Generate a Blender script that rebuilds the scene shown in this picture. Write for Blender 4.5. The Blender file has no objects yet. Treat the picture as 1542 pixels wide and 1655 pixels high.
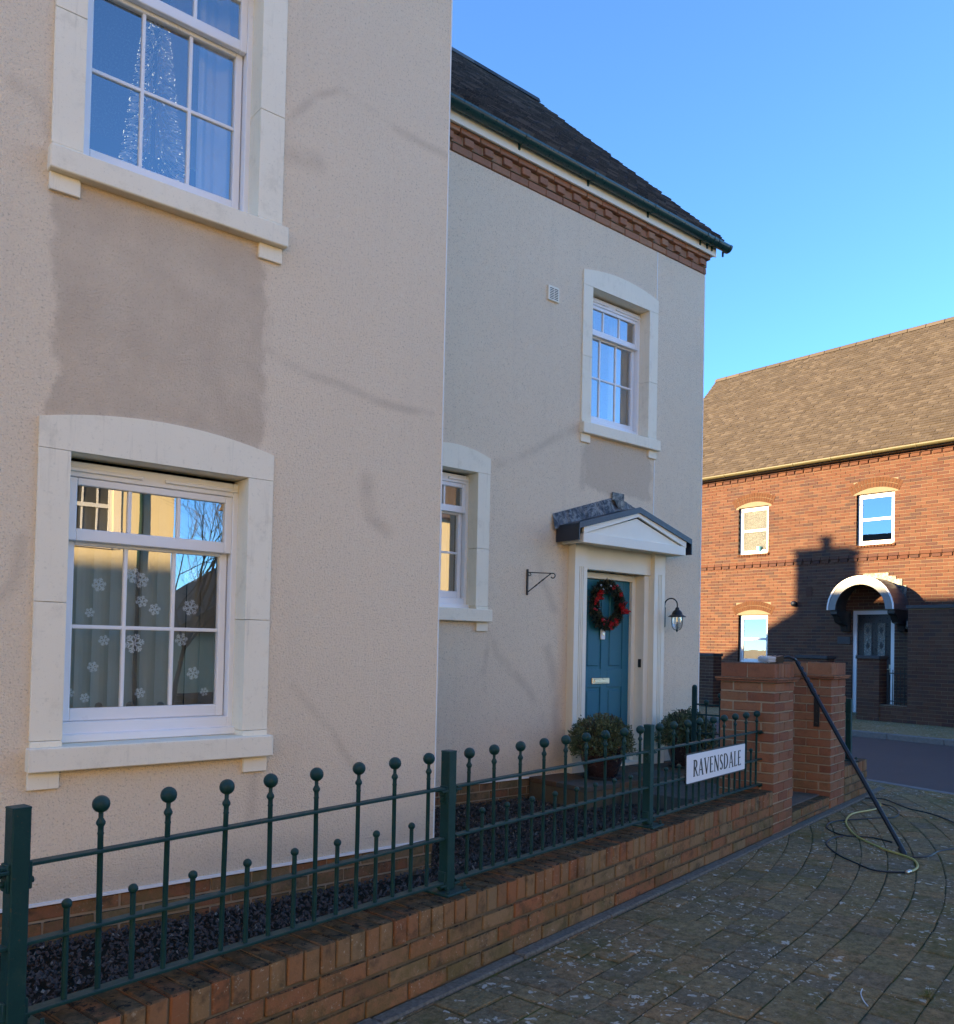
import bpy, bmesh, math, random
from mathutils import Vector, Matrix
random.seed(7)
sc = bpy.context.scene
COL = sc.collection
PI = math.pi

# ------------------------------------------------------------------ camera, sky, sun, exposure
ZC = 1.42                                    # eye height above the pavement
FPX, CX, CY = 1367.81, 761.49, 1009.27       # focal length and principal point in photo pixels
YAW, PITCH, ROLL = .8820, .0218, .0213
_f = Vector((math.cos(YAW)*math.cos(PITCH), math.sin(YAW)*math.cos(PITCH), math.sin(PITCH)))
_r = Vector((math.sin(YAW), -math.cos(YAW), 0)); _u = _r.cross(_f)
_c, _s = math.cos(ROLL), math.sin(ROLL)
CR, CU, CF = _c*_r+_s*_u, -_s*_r+_c*_u, _f
CAM = Vector((0, 0, ZC))
cam_d = bpy.data.cameras.new('camera'); cam = bpy.data.objects.new('camera', cam_d); COL.objects.link(cam)
cam.matrix_world = Matrix(((CR.x, CU.x, -CF.x, 0), (CR.y, CU.y, -CF.y, 0), (CR.z, CU.z, -CF.z, ZC), (0, 0, 0, 1)))
cam_d.sensor_fit = 'HORIZONTAL'; cam_d.sensor_width = 36; cam_d.lens = FPX/1542*36
cam_d.shift_x = (771-CX)/1542; cam_d.shift_y = (CY-827.5)/1542
cam_d.clip_start = .05; cam_d.clip_end = 3000
sc.camera = cam

SUN_EL = math.radians(11); SUN_AZ = math.radians(-63.4)      # clockwise from +Y
world = bpy.data.worlds.new('World'); sc.world = world; world.use_nodes = True
wn = world.node_tree
sky = wn.nodes.new('ShaderNodeTexSky'); sky.sky_type = 'NISHITA'; sky.sun_disc = False
sky.sun_elevation = SUN_EL; sky.sun_rotation = SUN_AZ
sky.air_density = 1.0; sky.dust_density = 0.0; sky.ozone_density = 9.5; sky.altitude = 3000
wn.links.new(sky.outputs[0], wn.nodes['Background'].inputs[0])
wn.nodes['Background'].inputs[1].default_value = .15
sun_d = bpy.data.lights.new('sun', 'SUN'); sun = bpy.data.objects.new('sun', sun_d); COL.objects.link(sun)
sun_d.energy = 2.6; sun_d.angle = math.radians(.55); sun_d.color = (1, .92, .82)
sdir = Vector((math.sin(SUN_AZ)*math.cos(SUN_EL), math.cos(SUN_AZ)*math.cos(SUN_EL), math.sin(SUN_EL)))
sun.rotation_euler = sdir.to_track_quat('Z', 'Y').to_euler(); sun.location = sdir*60
sc.view_settings.view_transform = 'Standard'; sc.view_settings.look = 'None'
sc.view_settings.gamma = 1; sc.view_settings.use_curve_mapping = False
sc.view_settings.exposure = 2.9
sc.view_settings.use_white_balance = True; sc.view_settings.white_balance_temperature = 13500; sc.view_settings.white_balance_tint = 6
sc.cycles.max_bounces = 8; sc.cycles.diffuse_bounces = 4; sc.cycles.glossy_bounces = 4
sc.cycles.transparent_max_bounces = 12; sc.cycles.use_denoising = True
sc.cycles.sample_clamp_indirect = 6

# ------------------------------------------------------------------ pixel helpers (a pixel gives a direction; the depth comes from the plane it lies on)
def ray(x, y): return CR*((x-CX)/FPX) - CU*((y-CY)/FPX) + CF
def onX(x, y, X): d = ray(x, y); return CAM + d*(X/d.x)
def onY(x, y, Y): d = ray(x, y); return CAM + d*(Y/d.y)
def onZ(x, y, z): d = ray(x, y); return CAM + d*((z-ZC)/d.z)

# ------------------------------------------------------------------ mesh builder
class MB:
    def __init__(s): s.v = []; s.f = []; s.sm = []; s.t = []; s.cur = 0.0
    def add(s, vs, fs, smooth=False):
        n = len(s.v); s.v += [tuple(v) for v in vs]
        for f in fs: s.f.append([i+n for i in f]); s.sm.append(smooth); s.t.append(s.cur)
        return s
    def box(s, x0, x1, y0, y1, z0, z1):
        return s.add([(x, y, z) for z in (z0, z1) for y in (y0, y1) for x in (x0, x1)],
                     [(0, 2, 3, 1), (4, 5, 7, 6), (0, 1, 5, 4), (1, 3, 7, 5), (3, 2, 6, 7), (2, 0, 4, 6)])
    def cbox(s, x0, x1, y0, y1, z0, z1, b=.003):          # box with chamfered edges
        X, Y, Z = (x0, x1), (y0, y1), (z0, z1); vs = []; ix = {}
        for i in (0, 1):
            for j in (0, 1):
                for k in (0, 1):
                    sx, sy, sz = 1-2*i, 1-2*j, 1-2*k
                    for ax, p in ((0, (X[i], Y[j]+sy*b, Z[k]+sz*b)), (1, (X[i]+sx*b, Y[j], Z[k]+sz*b)), (2, (X[i]+sx*b, Y[j]+sy*b, Z[k]))):
                        ix[(i, j, k, ax)] = len(vs); vs.append(p)
        fs = []
        for i in (0, 1):
            fs.append([ix[(i, a, c, 0)] for a, c in ((0, 0), (1, 0), (1, 1), (0, 1))])
            fs.append([ix[(a, i, c, 1)] for a, c in ((0, 0), (1, 0), (1, 1), (0, 1))])
            fs.append([ix[(a, c, i, 2)] for a, c in ((0, 0), (1, 0), (1, 1), (0, 1))])
        for a in (0, 1):
            for c in (0, 1):
                fs.append([ix[(0, a, c, 1)], ix[(1, a, c, 1)], ix[(1, a, c, 2)], ix[(0, a, c, 2)]])
                fs.append([ix[(a, 0, c, 0)], ix[(a, 1, c, 0)], ix[(a, 1, c, 2)], ix[(a, 0, c, 2)]])
                fs.append([ix[(a, c, 0, 0)], ix[(a, c, 1, 0)], ix[(a, c, 1, 1)], ix[(a, c, 0, 1)]])
                for k in (0, 1): fs.append([ix[(a, c, k, q)] for q in (0, 1, 2)])
        return s.add(vs, fs)
    def prism(s, poly, fn, d0, d1):                        # polygon (u,v) swept from d0 to d1; fn(u,v,d)->xyz
        n = len(poly)
        vs = [fn(u, v, d0) for u, v in poly] + [fn(u, v, d1) for u, v in poly]
        return s.add(vs, [list(range(n)), list(range(2*n-1, n-1, -1))] + [(i, i+n, (i+1) % n+n, (i+1) % n) for i in range(n)])
    def lathe(s, prof, c=(0, 0, 0), seg=12, axis='Z', smooth=True):
        vs = []; fs = []; m = len(prof)
        for r, h in prof:
            for k in range(seg):
                a = 2*PI*k/seg; p = (r*math.cos(a), r*math.sin(a), h)
                if axis == 'X': p = (p[2], p[0], p[1])
                if axis == 'Y': p = (p[0], p[2], p[1])
                vs.append((c[0]+p[0], c[1]+p[1], c[2]+p[2]))
        for i in range(m-1):
            for k in range(seg):
                fs.append((i*seg+k, i*seg+(k+1) % seg, (i+1)*seg+(k+1) % seg, (i+1)*seg+k))
        s.add(vs, fs, smooth)
        n = len(s.v)-len(vs)
        for i in (0, m-1):
            if prof[i][0] > 1e-5: s.f.append([n+i*seg+k for k in range(seg)]); s.sm.append(False); s.t.append(s.cur)
        return s
    def tube(s, pts, r, seg=6, smooth=True):
        pts = [Vector(p) for p in pts]; rs = r if isinstance(r, (list, tuple)) else [r]*len(pts)
        vs = []; fs = []; up = None
        for i, p in enumerate(pts):
            t = (pts[min(i+1, len(pts)-1)]-pts[max(i-1, 0)]).normalized()
            if up is None: up = t.orthogonal().normalized()
            up = (up - t*up.dot(t))
            up = up.normalized() if up.length > 1e-6 else t.orthogonal().normalized()
            w = t.cross(up)
            for k in range(seg):
                a = 2*PI*k/seg; vs.append(p + (up*math.cos(a)+w*math.sin(a))*rs[i])
        for i in range(len(pts)-1):
            for k in range(seg): fs.append((i*seg+k, i*seg+(k+1) % seg, (i+1)*seg+(k+1) % seg, (i+1)*seg+k))
        s.add(vs, fs, smooth); n = len(s.v)-len(vs)
        for i in (0, len(pts)-1): s.f.append([n+i*seg+k for k in range(seg)]); s.sm.append(False); s.t.append(s.cur)
        return s
    def off(s, d): s.v = [(x-d[0], y-d[1], z-d[2]) for x, y, z in s.v]; return s
    def mesh(s, name, mat, tint=False, fix=True):
        me = bpy.data.meshes.new(name); me.from_pydata(s.v, [], s.f)
        if tint:
            at = me.attributes.new('tint', 'FLOAT', 'FACE'); at.data.foreach_set('value', s.t)
        me.polygons.foreach_set('use_smooth', s.sm)
        if fix:
            bm = bmesh.new(); bm.from_mesh(me); bmesh.ops.recalc_face_normals(bm, faces=bm.faces); bm.to_mesh(me); bm.free()
        if mat: me.materials.append(mat)
        if any(s.sm): me.set_sharp_from_angle(angle=math.radians(38))
        me.update(); return me

def link(name, data, parent=None, loc=None, rot=None):
    o = bpy.data.objects.new(name, data); COL.objects.link(o)
    if parent: o.parent = parent
    if loc is not None: o.location = loc
    if rot is not None: o.rotation_euler = rot
    return o
def tag(o, label=None, cat=None, group=None, kind=None):
    if label: o['label'] = label
    if cat: o['category'] = cat
    if group: o['group'] = group
    if kind: o['kind'] = kind
    return o
BASE = {}
def thing(name, label, cat, loc=(0, 0, 0), rz=0, group=None):
    o = link(name, None, loc=loc, rot=(0, 0, rz)); o.empty_display_size = .1
    tag(o, label, cat, group); return o
def wpart(name, mb, mat, thing_o, parent=None, base=None, tint=False, kind=None, fix=True):
    """mesh given in world axes; base = the thing's location"""
    mb.off(base if base is not None else thing_o.location)
    o = link(name, mb.mesh(name, mat, tint, fix), parent or thing_o)
    if kind: o['kind'] = kind
    return o
def part(name, mb, mat, parent, tint=False, kind=None, loc=None, fix=True):
    o = link(name, mb.mesh(name, mat, tint, fix), parent, loc)
    if kind: o['kind'] = kind
    return o

# ------------------------------------------------------------------ materials
class NT:
    def __init__(s, name):
        s.m = bpy.data.materials.new(name); s.m.use_nodes = True; s.t = s.m.node_tree
        s.b = s.t.nodes['Principled BSDF']; s.out = s.t.nodes['Material Output']
    def n(s, typ, **kw):
        nd = s.t.nodes.new(typ)
        for k, v in kw.items(): setattr(nd, k, v)
        return nd
    def l(s, a, b): s.t.links.new(a, b)
    def set(s, sock, v):
        if hasattr(v, 'is_output') or isinstance(v, bpy.types.NodeSocket): s.l(v, sock)
        else: sock.default_value = v
    def math(s, op, a, b=0, c=0, clamp=False):
        nd = s.n('ShaderNodeMath', operation=op, use_clamp=clamp)
        for i, v in enumerate((a, b, c)): s.set(nd.inputs[i], v)
        return nd.outputs[0]
    def mix(s, fac, a, b, blend='MIX'):
        nd = s.n('ShaderNodeMix', data_type='RGBA', blend_type=blend)
        s.set(nd.inputs[0], fac)
        for i, v in ((6, a), (7, b)):
            s.set(nd.inputs[i], (*v, 1) if isinstance(v, tuple) and len(v) == 3 else v)
        return nd.outputs[2]
    def noise(s, scale, detail=3, rough=.55, vec=None, dist=0):
        nd = s.n('ShaderNodeTexNoise'); nd.inputs['Scale'].default_value = scale; nd.inputs['Detail'].default_value = detail
        nd.inputs['Roughness'].default_value = rough; nd.inputs['Distortion'].default_value = dist
        s.l(vec or s.pos(), nd.inputs['Vector']); return nd.outputs['Fac']
    def vor(s, scale, vec=None, feat='F1', out='Distance', rnd=1):
        nd = s.n('ShaderNodeTexVoronoi', feature=feat); nd.inputs['Scale'].default_value = scale
        nd.inputs['Randomness'].default_value = rnd
        s.l(vec or s.pos(), nd.inputs['Vector']); return nd.outputs[out]
    def pos(s):
        if not hasattr(s, '_p'): s._p = s.n('ShaderNodeNewGeometry')
        return s._p.outputs['Position']
    def nrm(s): s.pos(); return s._p.outputs['Normal']
    def sep(s, vec):
        nd = s.n('ShaderNodeSeparateXYZ'); s.l(vec, nd.inputs[0]); return nd.outputs
    def ramp(s, fac, stops, interp='LINEAR'):
        nd = s.n('ShaderNodeValToRGB'); cr = nd.color_ramp; cr.interpolation = interp
        while len(cr.elements) < len(stops): cr.elements.new(.5)
        for e, (p, c) in zip(cr.elements, stops): e.position = p; e.color = (*c, 1) if len(c) == 3 else c
        s.set(nd.inputs[0], fac); return nd.outputs[0]
    def step(s, v, a, b):                                 # smooth 0..1 between a and b
        nd = s.n('ShaderNodeMapRange', interpolation_type='SMOOTHSTEP', clamp=True)
        s.set(nd.inputs[0], v); nd.inputs[1].default_value = a; nd.inputs[2].default_value = b
        return nd.outputs[0]
    def rnd(s):                                           # per object or per piece random 0..1
        oi = s.n('ShaderNodeObjectInfo'); at = s.n('ShaderNodeAttribute', attribute_name='tint')
        return s.math('FRACT', s.math('ADD', oi.outputs['Random'], at.outputs['Fac']))
    def bump(s, h, strength=.4, dist=.01):
        nd = s.n('ShaderNodeBump'); nd.inputs['Strength'].default_value = strength; nd.inputs['Distance'].default_value = dist
        s.l(h, nd.inputs['Height']); s.l(nd.outputs[0], s.b.inputs['Normal'])
    def fin(s, col, rough=.8, spec=.3, metal=0):
        s.set(s.b.inputs['Base Color'], (*col, 1) if isinstance(col, tuple) and len(col) == 3 else col)
        s.set(s.b.inputs['Roughness'], rough); s.b.inputs['Specular IOR Level'].default_value = spec
        s.b.inputs['Metallic'].default_value = metal; return s.m

def mat_plain(name, col, rough=.5, spec=.4, metal=0, var=.12, scale=14, bump=0):
    n = NT(name); f = n.noise(scale, 4)
    c = n.mix(f, tuple(x*(1-var) for x in col), tuple(min(1, x*(1+var)) for x in col))
    r = n.math('ADD', n.math('MULTIPLY', n.noise(scale*2.3, 3), .25), rough-.12)
    if bump: n.bump(n.noise(scale*6, 4), bump, .004)
    return n.fin(c, r, spec, metal)

def mat_render():
    n = NT('roughcast_render'); p = n.pos(); x, y, z = n.sep(p)
    big = n.noise(1.1, 4, .6); fine = n.noise(85, 3, .7); mid = n.noise(30, 4, .65)
    c = n.mix(big, (.825, .63, .455), (.88, .69, .51))
    c = n.mix(n.math('MULTIPLY', n.step(fine, .54, .68), .7), c, (.45, .335, .245))
    c = n.mix(n.math('MULTIPLY', n.step(mid, .5, .75), .35), c, (.88, .76, .59))
    # warped coordinates for stains
    wob = n.math('MULTIPLY', n.math('SUBTRACT', n.noise(2.2, 6, .62), .5), .36)
    wob2 = n.math('MULTIPLY', n.math('SUBTRACT', n.noise(2.0, 6, .62, vec=n_off(n, (7, 3, 5))), .5), .36)
    sx = n.math('ADD', x, wob); sz = n.math('ADD', z, wob2)
    def rect(x0, x1, z0, z1, soft=.028):
        a = n.math('MULTIPLY', n.step(sx, x0-soft, x0+soft), n.math('SUBTRACT', 1, n.step(sx, x1-soft, x1+soft)))
        b = n.math('MULTIPLY', n.step(sz, z0-soft, z0+soft), n.math('SUBTRACT', 1, n.step(sz, z1-soft, z1+soft)))
        return n.math('MULTIPLY', a, b)
    wa = n.math('MULTIPLY', n.math('SUBTRACT', n.noise(1.6, 2, .4), .5), .22); wb = n.math('MULTIPLY', n.math('SUBTRACT', n.noise(1.4, 2, .4, vec=n_off(n, (2, 9, 4))), .5), .22)
    tx = n.math('ADD', x, wa); tz = n.math('ADD', z, wb)
    def seg(p0, p1, w):
        dx, dz = p1[0]-p0[0], p1[1]-p0[1]; L2 = dx*dx+dz*dz
        ux = n.math('SUBTRACT', tx, p0[0]); uz = n.math('SUBTRACT', tz, p0[1])
        t = n.math('DIVIDE', n.math('ADD', n.math('MULTIPLY', ux, dx), n.math('MULTIPLY', uz, dz)), L2, clamp=True)
        ex = n.math('SUBTRACT', ux, n.math('MULTIPLY', t, dx)); ez = n.math('SUBTRACT', uz, n.math('MULTIPLY', t, dz))
        d = n.math('SQRT', n.math('ADD', n.math('MULTIPLY', ex, ex), n.math('MULTIPLY', ez, ez)))
        return n.math('SUBTRACT', 1, n.step(d, w*.1, w*1.9))
    def W(px, py, Y): q = onY(px, py, Y); return (q.x, q.z)
    wet = n.math('MULTIPLY', rect(.96, 2.06, 2.3, 3.75), n.math('ADD', n.math('MULTIPLY', n.step(n.noise(3.5, 5, .65), .25, .7), .45), .55))
    wet = n.math('MAXIMUM', wet, n.math('MULTIPLY', rect(6.25, 7.3, 3.0, 3.6), .75))
    Y1, Y2 = 4.329, 5.85
    lines = [((462, 215, 480, 180, 510, 148, 545, 140, 575, 168, 640, 212, 725, 250), Y1, .024), ((470, 250, 515, 265), Y1, .05), ((430, 560, 470, 595, 520, 622, 600, 648, 700, 664), Y1, .026),
             ((25, 140, 50, 150, 78, 205), Y1, .035), ((592, 775, 602, 830, 625, 850), Y1, .035), ((790, 752, 850, 738, 930, 690), Y2, .04), ((0, 960, 30, 935, 50, 880), Y1, .03),
             ((470, 1110, 520, 1170, 560, 1245), Y1, .02), ((780, 1010, 830, 1090, 880, 1160), Y2, .04), ((885, 1050, 900, 1140, 905, 1230), Y2, .05), ((870, 905, 900, 990), Y2, .04), ((104, 330, 102, 400), Y1, .03), ((432, 436, 431, 560), Y1, .035), ((60, 1275, 58, 1350), Y1, .025), ((405, 1250, 404, 1330), Y1, .03), ((790, 1025, 788, 1110), Y2, .03), ((942, 720, 940, 790), Y2, .03)]
    marks = [(q[k], q[k+1], q[k+2], q[k+3], Yq, wq) for q, Yq, wq in lines for k in range(0, len(q)-2, 2)]
    sm = None
    for a, b, c2, d, Y, w in marks:
        q = seg(W(a, b, Y), W(c2, d, Y), w); sm = q if sm is None else n.math('MAXIMUM', sm, q)
    m = n.math('MAXIMUM', n.math('MULTIPLY', wet, .8), n.math('MULTIPLY', sm, n.math('MULTIPLY', n.step(n.noise(4, 4), .25, .7), .5)))
    c = n.mix(m, c, n.mix(.80, c, (.52, .365, .26), 'MIX'))
    # light vertical run marks
    mp = n.n('ShaderNodeMapping'); mp.inputs['Scale'].default_value = (9, 9, .5); n.l(p, mp.inputs[0])
    c = n.mix(n.math('MULTIPLY', n.step(n.noise(1, 3, .6, vec=mp.outputs[0]), .55, .8), .14), c, (.58, .455, .36))
    # splash-back dirt just above the ground
    c = n.mix(n.math('MULTIPLY', n.math('SUBTRACT', 1, n.step(n.math('ADD', z, n.math('MULTIPLY', n.noise(4, 4, .7), .35)), .25, .62)), .35), c, (.36, .29, .22))
    c = n.mix(n.math('MULTIPLY', n.step(n.noise(.55, 5, .65), .42, .68), .16), c, (.60, .47, .35))
    n.bump(n.math('ADD', n.math('MULTIPLY', n.noise(150, 3, .7), 1), n.math('MULTIPLY', n.vor(105), .8)), .7, .007)
    return n.fin(c, .95, .05)
def n_off(n, o):
    mp = n.n('ShaderNodeMapping'); mp.inputs['Location'].default_value = o; n.l(n.pos(), mp.inputs[0]); return mp.outputs[0]

def mat_brick(name, cols, dirt=.5, lichen=.4, moss=.0, topdirt=0):
    n = NT(name); r = n.rnd()
    k = len(cols); c = n.ramp(r, [((i+.5)/k, cc) for i, cc in enumerate(cols)], 'LINEAR')
    c = n.mix(n.math('MULTIPLY', n.noise(38, 4, .65), .55), c, n.mix(.5, c, (.06, .035, .025)))
    c = n.mix(n.math('MULTIPLY', n.step(n.noise(9, 4, .7), .48, .72), dirt), c, (.045, .036, .026))
    c = n.mix(n.math('MULTIPLY', n.step(n.noise(160, 2, .7), .62, .75), .35), c, (.02, .014, .012))
    if lichen: c = n.mix(n.math('MULTIPLY', n.math('MULTIPLY', n.step(n.noise(75, 3, .7), .6, .7), n.step(n.noise(4, 2), .42, .6)), lichen), c, (.45, .40, .31))
    if moss: c = n.mix(n.math('MULTIPLY', n.math('MULTIPLY', n.step(n.noise(5, 6, .8), .42, .62), n.math('SUBTRACT', 1, n.step(n.sep(n.pos())[2], .06, .36))), moss), c, (.11, .090, .032))
    if topdirt:                                           # grime and algae that settles on upward faces and arrises
        upf = n.step(n.sep(n.nrm())[2], .25, .8)
        c = n.mix(n.math('MULTIPLY', n.math('MULTIPLY', upf, n.math('ADD', n.math('MULTIPLY', n.step(n.noise(11, 4, .7), .3, .6), .6), .4)), topdirt), c, (.050, .038, .020))
        c = n.mix(n.math('MULTIPLY', n.math('MULTIPLY', n.step(n.sep(n.nrm())[2], .1, .6), n.step(n.noise(26, 4, .75), .52, .62)), topdirt), c, (.012, .011, .009))
    n.bump(n.math('ADD', n.noise(120, 4, .7), n.math('MULTIPLY', n.noise(24, 3, .6), .8)), .6, .005)
    return n.fin(c, .92, .15)

M = {}
M['render'] = mat_render()
def mat_stone():
    n = NT('cast_stone'); z = n.sep(n.pos())[2]
    c = n.mix(n.noise(3, 4, .6), (.87, .75, .58), (.92, .81, .64))
    c = n.mix(n.math('MULTIPLY', n.step(n.noise(55, 3), .6, .75), .25), c, (.5, .43, .32))
    mp = n.n('ShaderNodeMapping'); mp.inputs['Scale'].default_value = (30, 30, 2.2); n.l(n.pos(), mp.inputs[0])
    c = n.mix(n.math('MULTIPLY', n.step(n.noise(1, 4, .7, vec=mp.outputs[0]), .55, .8), .28), c, (.40, .33, .24))
    c = n.mix(n.math('MULTIPLY', n.step(n.noise(140, 3, .7), .64, .72), .5), c, (.42, .34, .24))
    c = n.mix(n.math('MULTIPLY', n.step(n.noise(7, 6, .75), .52, .72), .22), c, (.46, .37, .25))
    n.bump(n.noise(220, 3, .7), .25, .003); return n.fin(c, .85, .2)
M['stone'] = mat_stone()
M['upvc'] = mat_plain('white_upvc', (.80, .80, .80), .32, .45, var=.03, scale=5)
M['creampaint'] = mat_plain('cream_painted_wood', (.86, .77, .62), .5, .35, var=.07, scale=5, bump=.1)
M['whitepaint'] = mat_plain('white_painted_board', (.87, .81, .68), .5, .35, var=.06, scale=6)
def mat_green():
    n = NT('weathered_green_paint'); c = n.mix(n.noise(18, 4), (.0004, .029, .029), (.0008, .047, .045))
    dust = n.math('MULTIPLY', n.step(n.sep(n.nrm())[2], .3, .9), n.math('ADD', n.math('MULTIPLY', n.noise(30, 4, .7), .4), .0))
    c = n.mix(dust, c, (.09, .13, .10))
    c = n.mix(n.math('MULTIPLY', n.step(n.noise(70, 4, .75), .63, .68), .7), c, (.075, .05, .03))
    c = n.mix(n.math('MULTIPLY', n.step(n.noise(9, 4, .7), .5, .75), .35), c, (.03, .06, .045))
    n.bump(n.noise(90, 4, .7), .35, .003); return n.fin(c, n.math('ADD', n.math('MULTIPLY', n.noise(25, 3), .3), .34), .22)
M['green'] = mat_green()
M['gutter'] = mat_plain('green_gutter_plastic', (.003, .050, .048), .3, .5, var=.2, scale=12)
M['teal'] = mat_plain('teal_door_paint', (.0, .15, .205), .4, .15, var=.08, scale=6)
M['black'] = mat_plain('black_metal', (.012, .012, .013), .4, .5, var=.2)
M['chrome'] = mat_plain('brushed_metal', (.55, .5, .42), .3, .5, 1, var=.1)
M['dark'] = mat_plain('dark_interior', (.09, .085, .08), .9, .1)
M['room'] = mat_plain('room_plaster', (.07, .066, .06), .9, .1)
M['blind'] = mat_plain('grey_blind_fabric', (.40, .37, .32), .9, .1, var=.1)
M['curtain'] = mat_plain('pale_curtain_fabric', (.50, .50, .50), .9, .1, var=.06)
M['sticker'] = mat_plain('white_sticker', (.85, .86, .86), .7, .2, var=.03)
M['bead'] = mat_plain('white_bead', (.78, .76, .72), .6, .3, var=.05)
M['soil'] = mat_plain('potting_soil', (.03, .022, .015), .95, .1, var=.4, scale=60, bump=.6)
M['rubber'] = mat_plain('black_hose_rubber', (.012, .012, .014), .45, .4, var=.2)
M['yhose'] = mat_plain('yellow_hose', (.42, .34, .10), .45, .4, var=.15)
M['carbon'] = mat_plain('black_pole', (.010, .010, .011), .36, .35, var=.2)
M['bristle'] = mat_plain('pale_bristle', (.62, .62, .62), .8, .2, var=.1)
M['signface'] = mat_plain('white_sign_face', (.80, .80, .82), .35, .4, var=.03, scale=9)
M['ink'] = mat_plain('black_letter_ink', (.008, .008, .009), .4, .4, var=.1)
M['slatep'] = mat_plain('grey_slate', (.05, .052, .054), .7, .2, var=.2)
M['lantern'] = mat_plain('dark_bronze', (.035, .033, .03), .4, .5, .6, var=.3)

def mat_glass(name, refl=.10, tint=(.92, .95, .95)):
    n = NT(name); t = n.t; t.nodes.remove(n.b)
    g = n.n('ShaderNodeBsdfGlossy'); g.inputs['Roughness'].default_value = .0; g.inputs['Color'].default_value = (1, 1, 1, 1)
    tr = n.n('ShaderNodeBsdfTransparent'); tr.inputs['Color'].default_value = (*tint, 1)
    n.pos(); dt = n.n('ShaderNodeVectorMath', operation='DOT_PRODUCT'); n.l(n._p.outputs['Normal'], dt.inputs[0]); n.l(n._p.outputs['Incoming'], dt.inputs[1])
    sch = n.math('POWER', n.math('SUBTRACT', 1, n.math('ABSOLUTE', dt.outputs['Value']), clamp=True), 4.0)   # same from both sides of the pane
    # a little waviness as in real double glazing
    bp = n.n('ShaderNodeBump'); bp.inputs['Strength'].default_value = .03; bp.inputs['Distance'].default_value = .01
    n.l(n.noise(2.2, 2), bp.inputs['Height']); n.l(bp.outputs[0], g.inputs['Normal'])
    fac = n.math('ADD', n.math('MULTIPLY', sch, .8), refl+.08, clamp=True)
    mx = n.n('ShaderNodeMixShader'); n.l(fac, mx.inputs[0]); n.l(tr.outputs[0], mx.inputs[1]); n.l(g.outputs[0], mx.inputs[2])
    n.l(mx.outputs[0], n.out.inputs[0]); return n.m
M['glass'] = mat_glass('window_glass', .21)
M['glassfar'] = mat_glass('window_glass_far', .16)
def mat_frost():
    n = NT('obscure_glass'); f = n.vor(75)
    c = n.mix(n.step(f, .2, .6), (.24, .24, .20), (.07, .07, .06))
    n.bump(f, .8, .01); return n.fin(c, .15, .6)
M['frost'] = mat_frost()

M['gbrick'] = mat_brick('garden_wall_brick', [(0.3116, 0.1152, 0.0557), (0.3427, 0.1441, 0.0690), (0.2805, 0.1513, 0.0769), (0.3116, 0.1801, 0.0928), (0.2492, 0.1037, 0.0530), (0.3740, 0.1326, 0.0636), (0.2648, 0.1656, 0.0902)], .72, .75, .6, .95)
M['pbrick'] = mat_brick('pillar_brick', [(0.3174, 0.1095, 0.0623), (0.3650, 0.1416, 0.0790), (0.3491, 0.1544, 0.0838), (0.2857, 0.0966, 0.0574), (0.3809, 0.1519, 0.0814)], .3, .2, .45, .6)
M['ebrick'] = mat_brick('eaves_brick', [(0.4524, 0.2001, 0.1253), (0.4002, 0.1827, 0.1183), (0.4872, 0.2349, 0.1427)], .2, 0)
M['rbrick'] = mat_brick('red_house_brick', [(0.1140, 0.0453, 0.0313), (0.1337, 0.0599, 0.0416), (0.0978, 0.0365, 0.0269), (0.0783, 0.0365, 0.0329), (0.1272, 0.0527, 0.0348), (0.0652, 0.0350, 0.0329), (0.1227, 0.0510, 0.0366)], .12, 0)
M['arch'] = mat_brick('arch_brick', [(0.1017, 0.0411, 0.0236), (0.1137, 0.0477, 0.0263), (0.0968, 0.0382, 0.0214)], .1, 0)
def mat_mortar(name, a, b):
    n = NT(name); c = n.mix(n.noise(9, 4, .7), a, b); n.bump(n.noise(160, 3, .7), .6, .004); return n.fin(c, .95, .1)
M['mortar'] = mat_mortar('garden_mortar', (.09, .065, .04), (.21, .155, .10))
M['pmortar'] = mat_mortar('pillar_mortar', (.30, .21, .14), (.39, .285, .195))
M['rmortar'] = mat_mortar('house_mortar', (.19, .145, .105), (.23, .18, .13))

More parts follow.
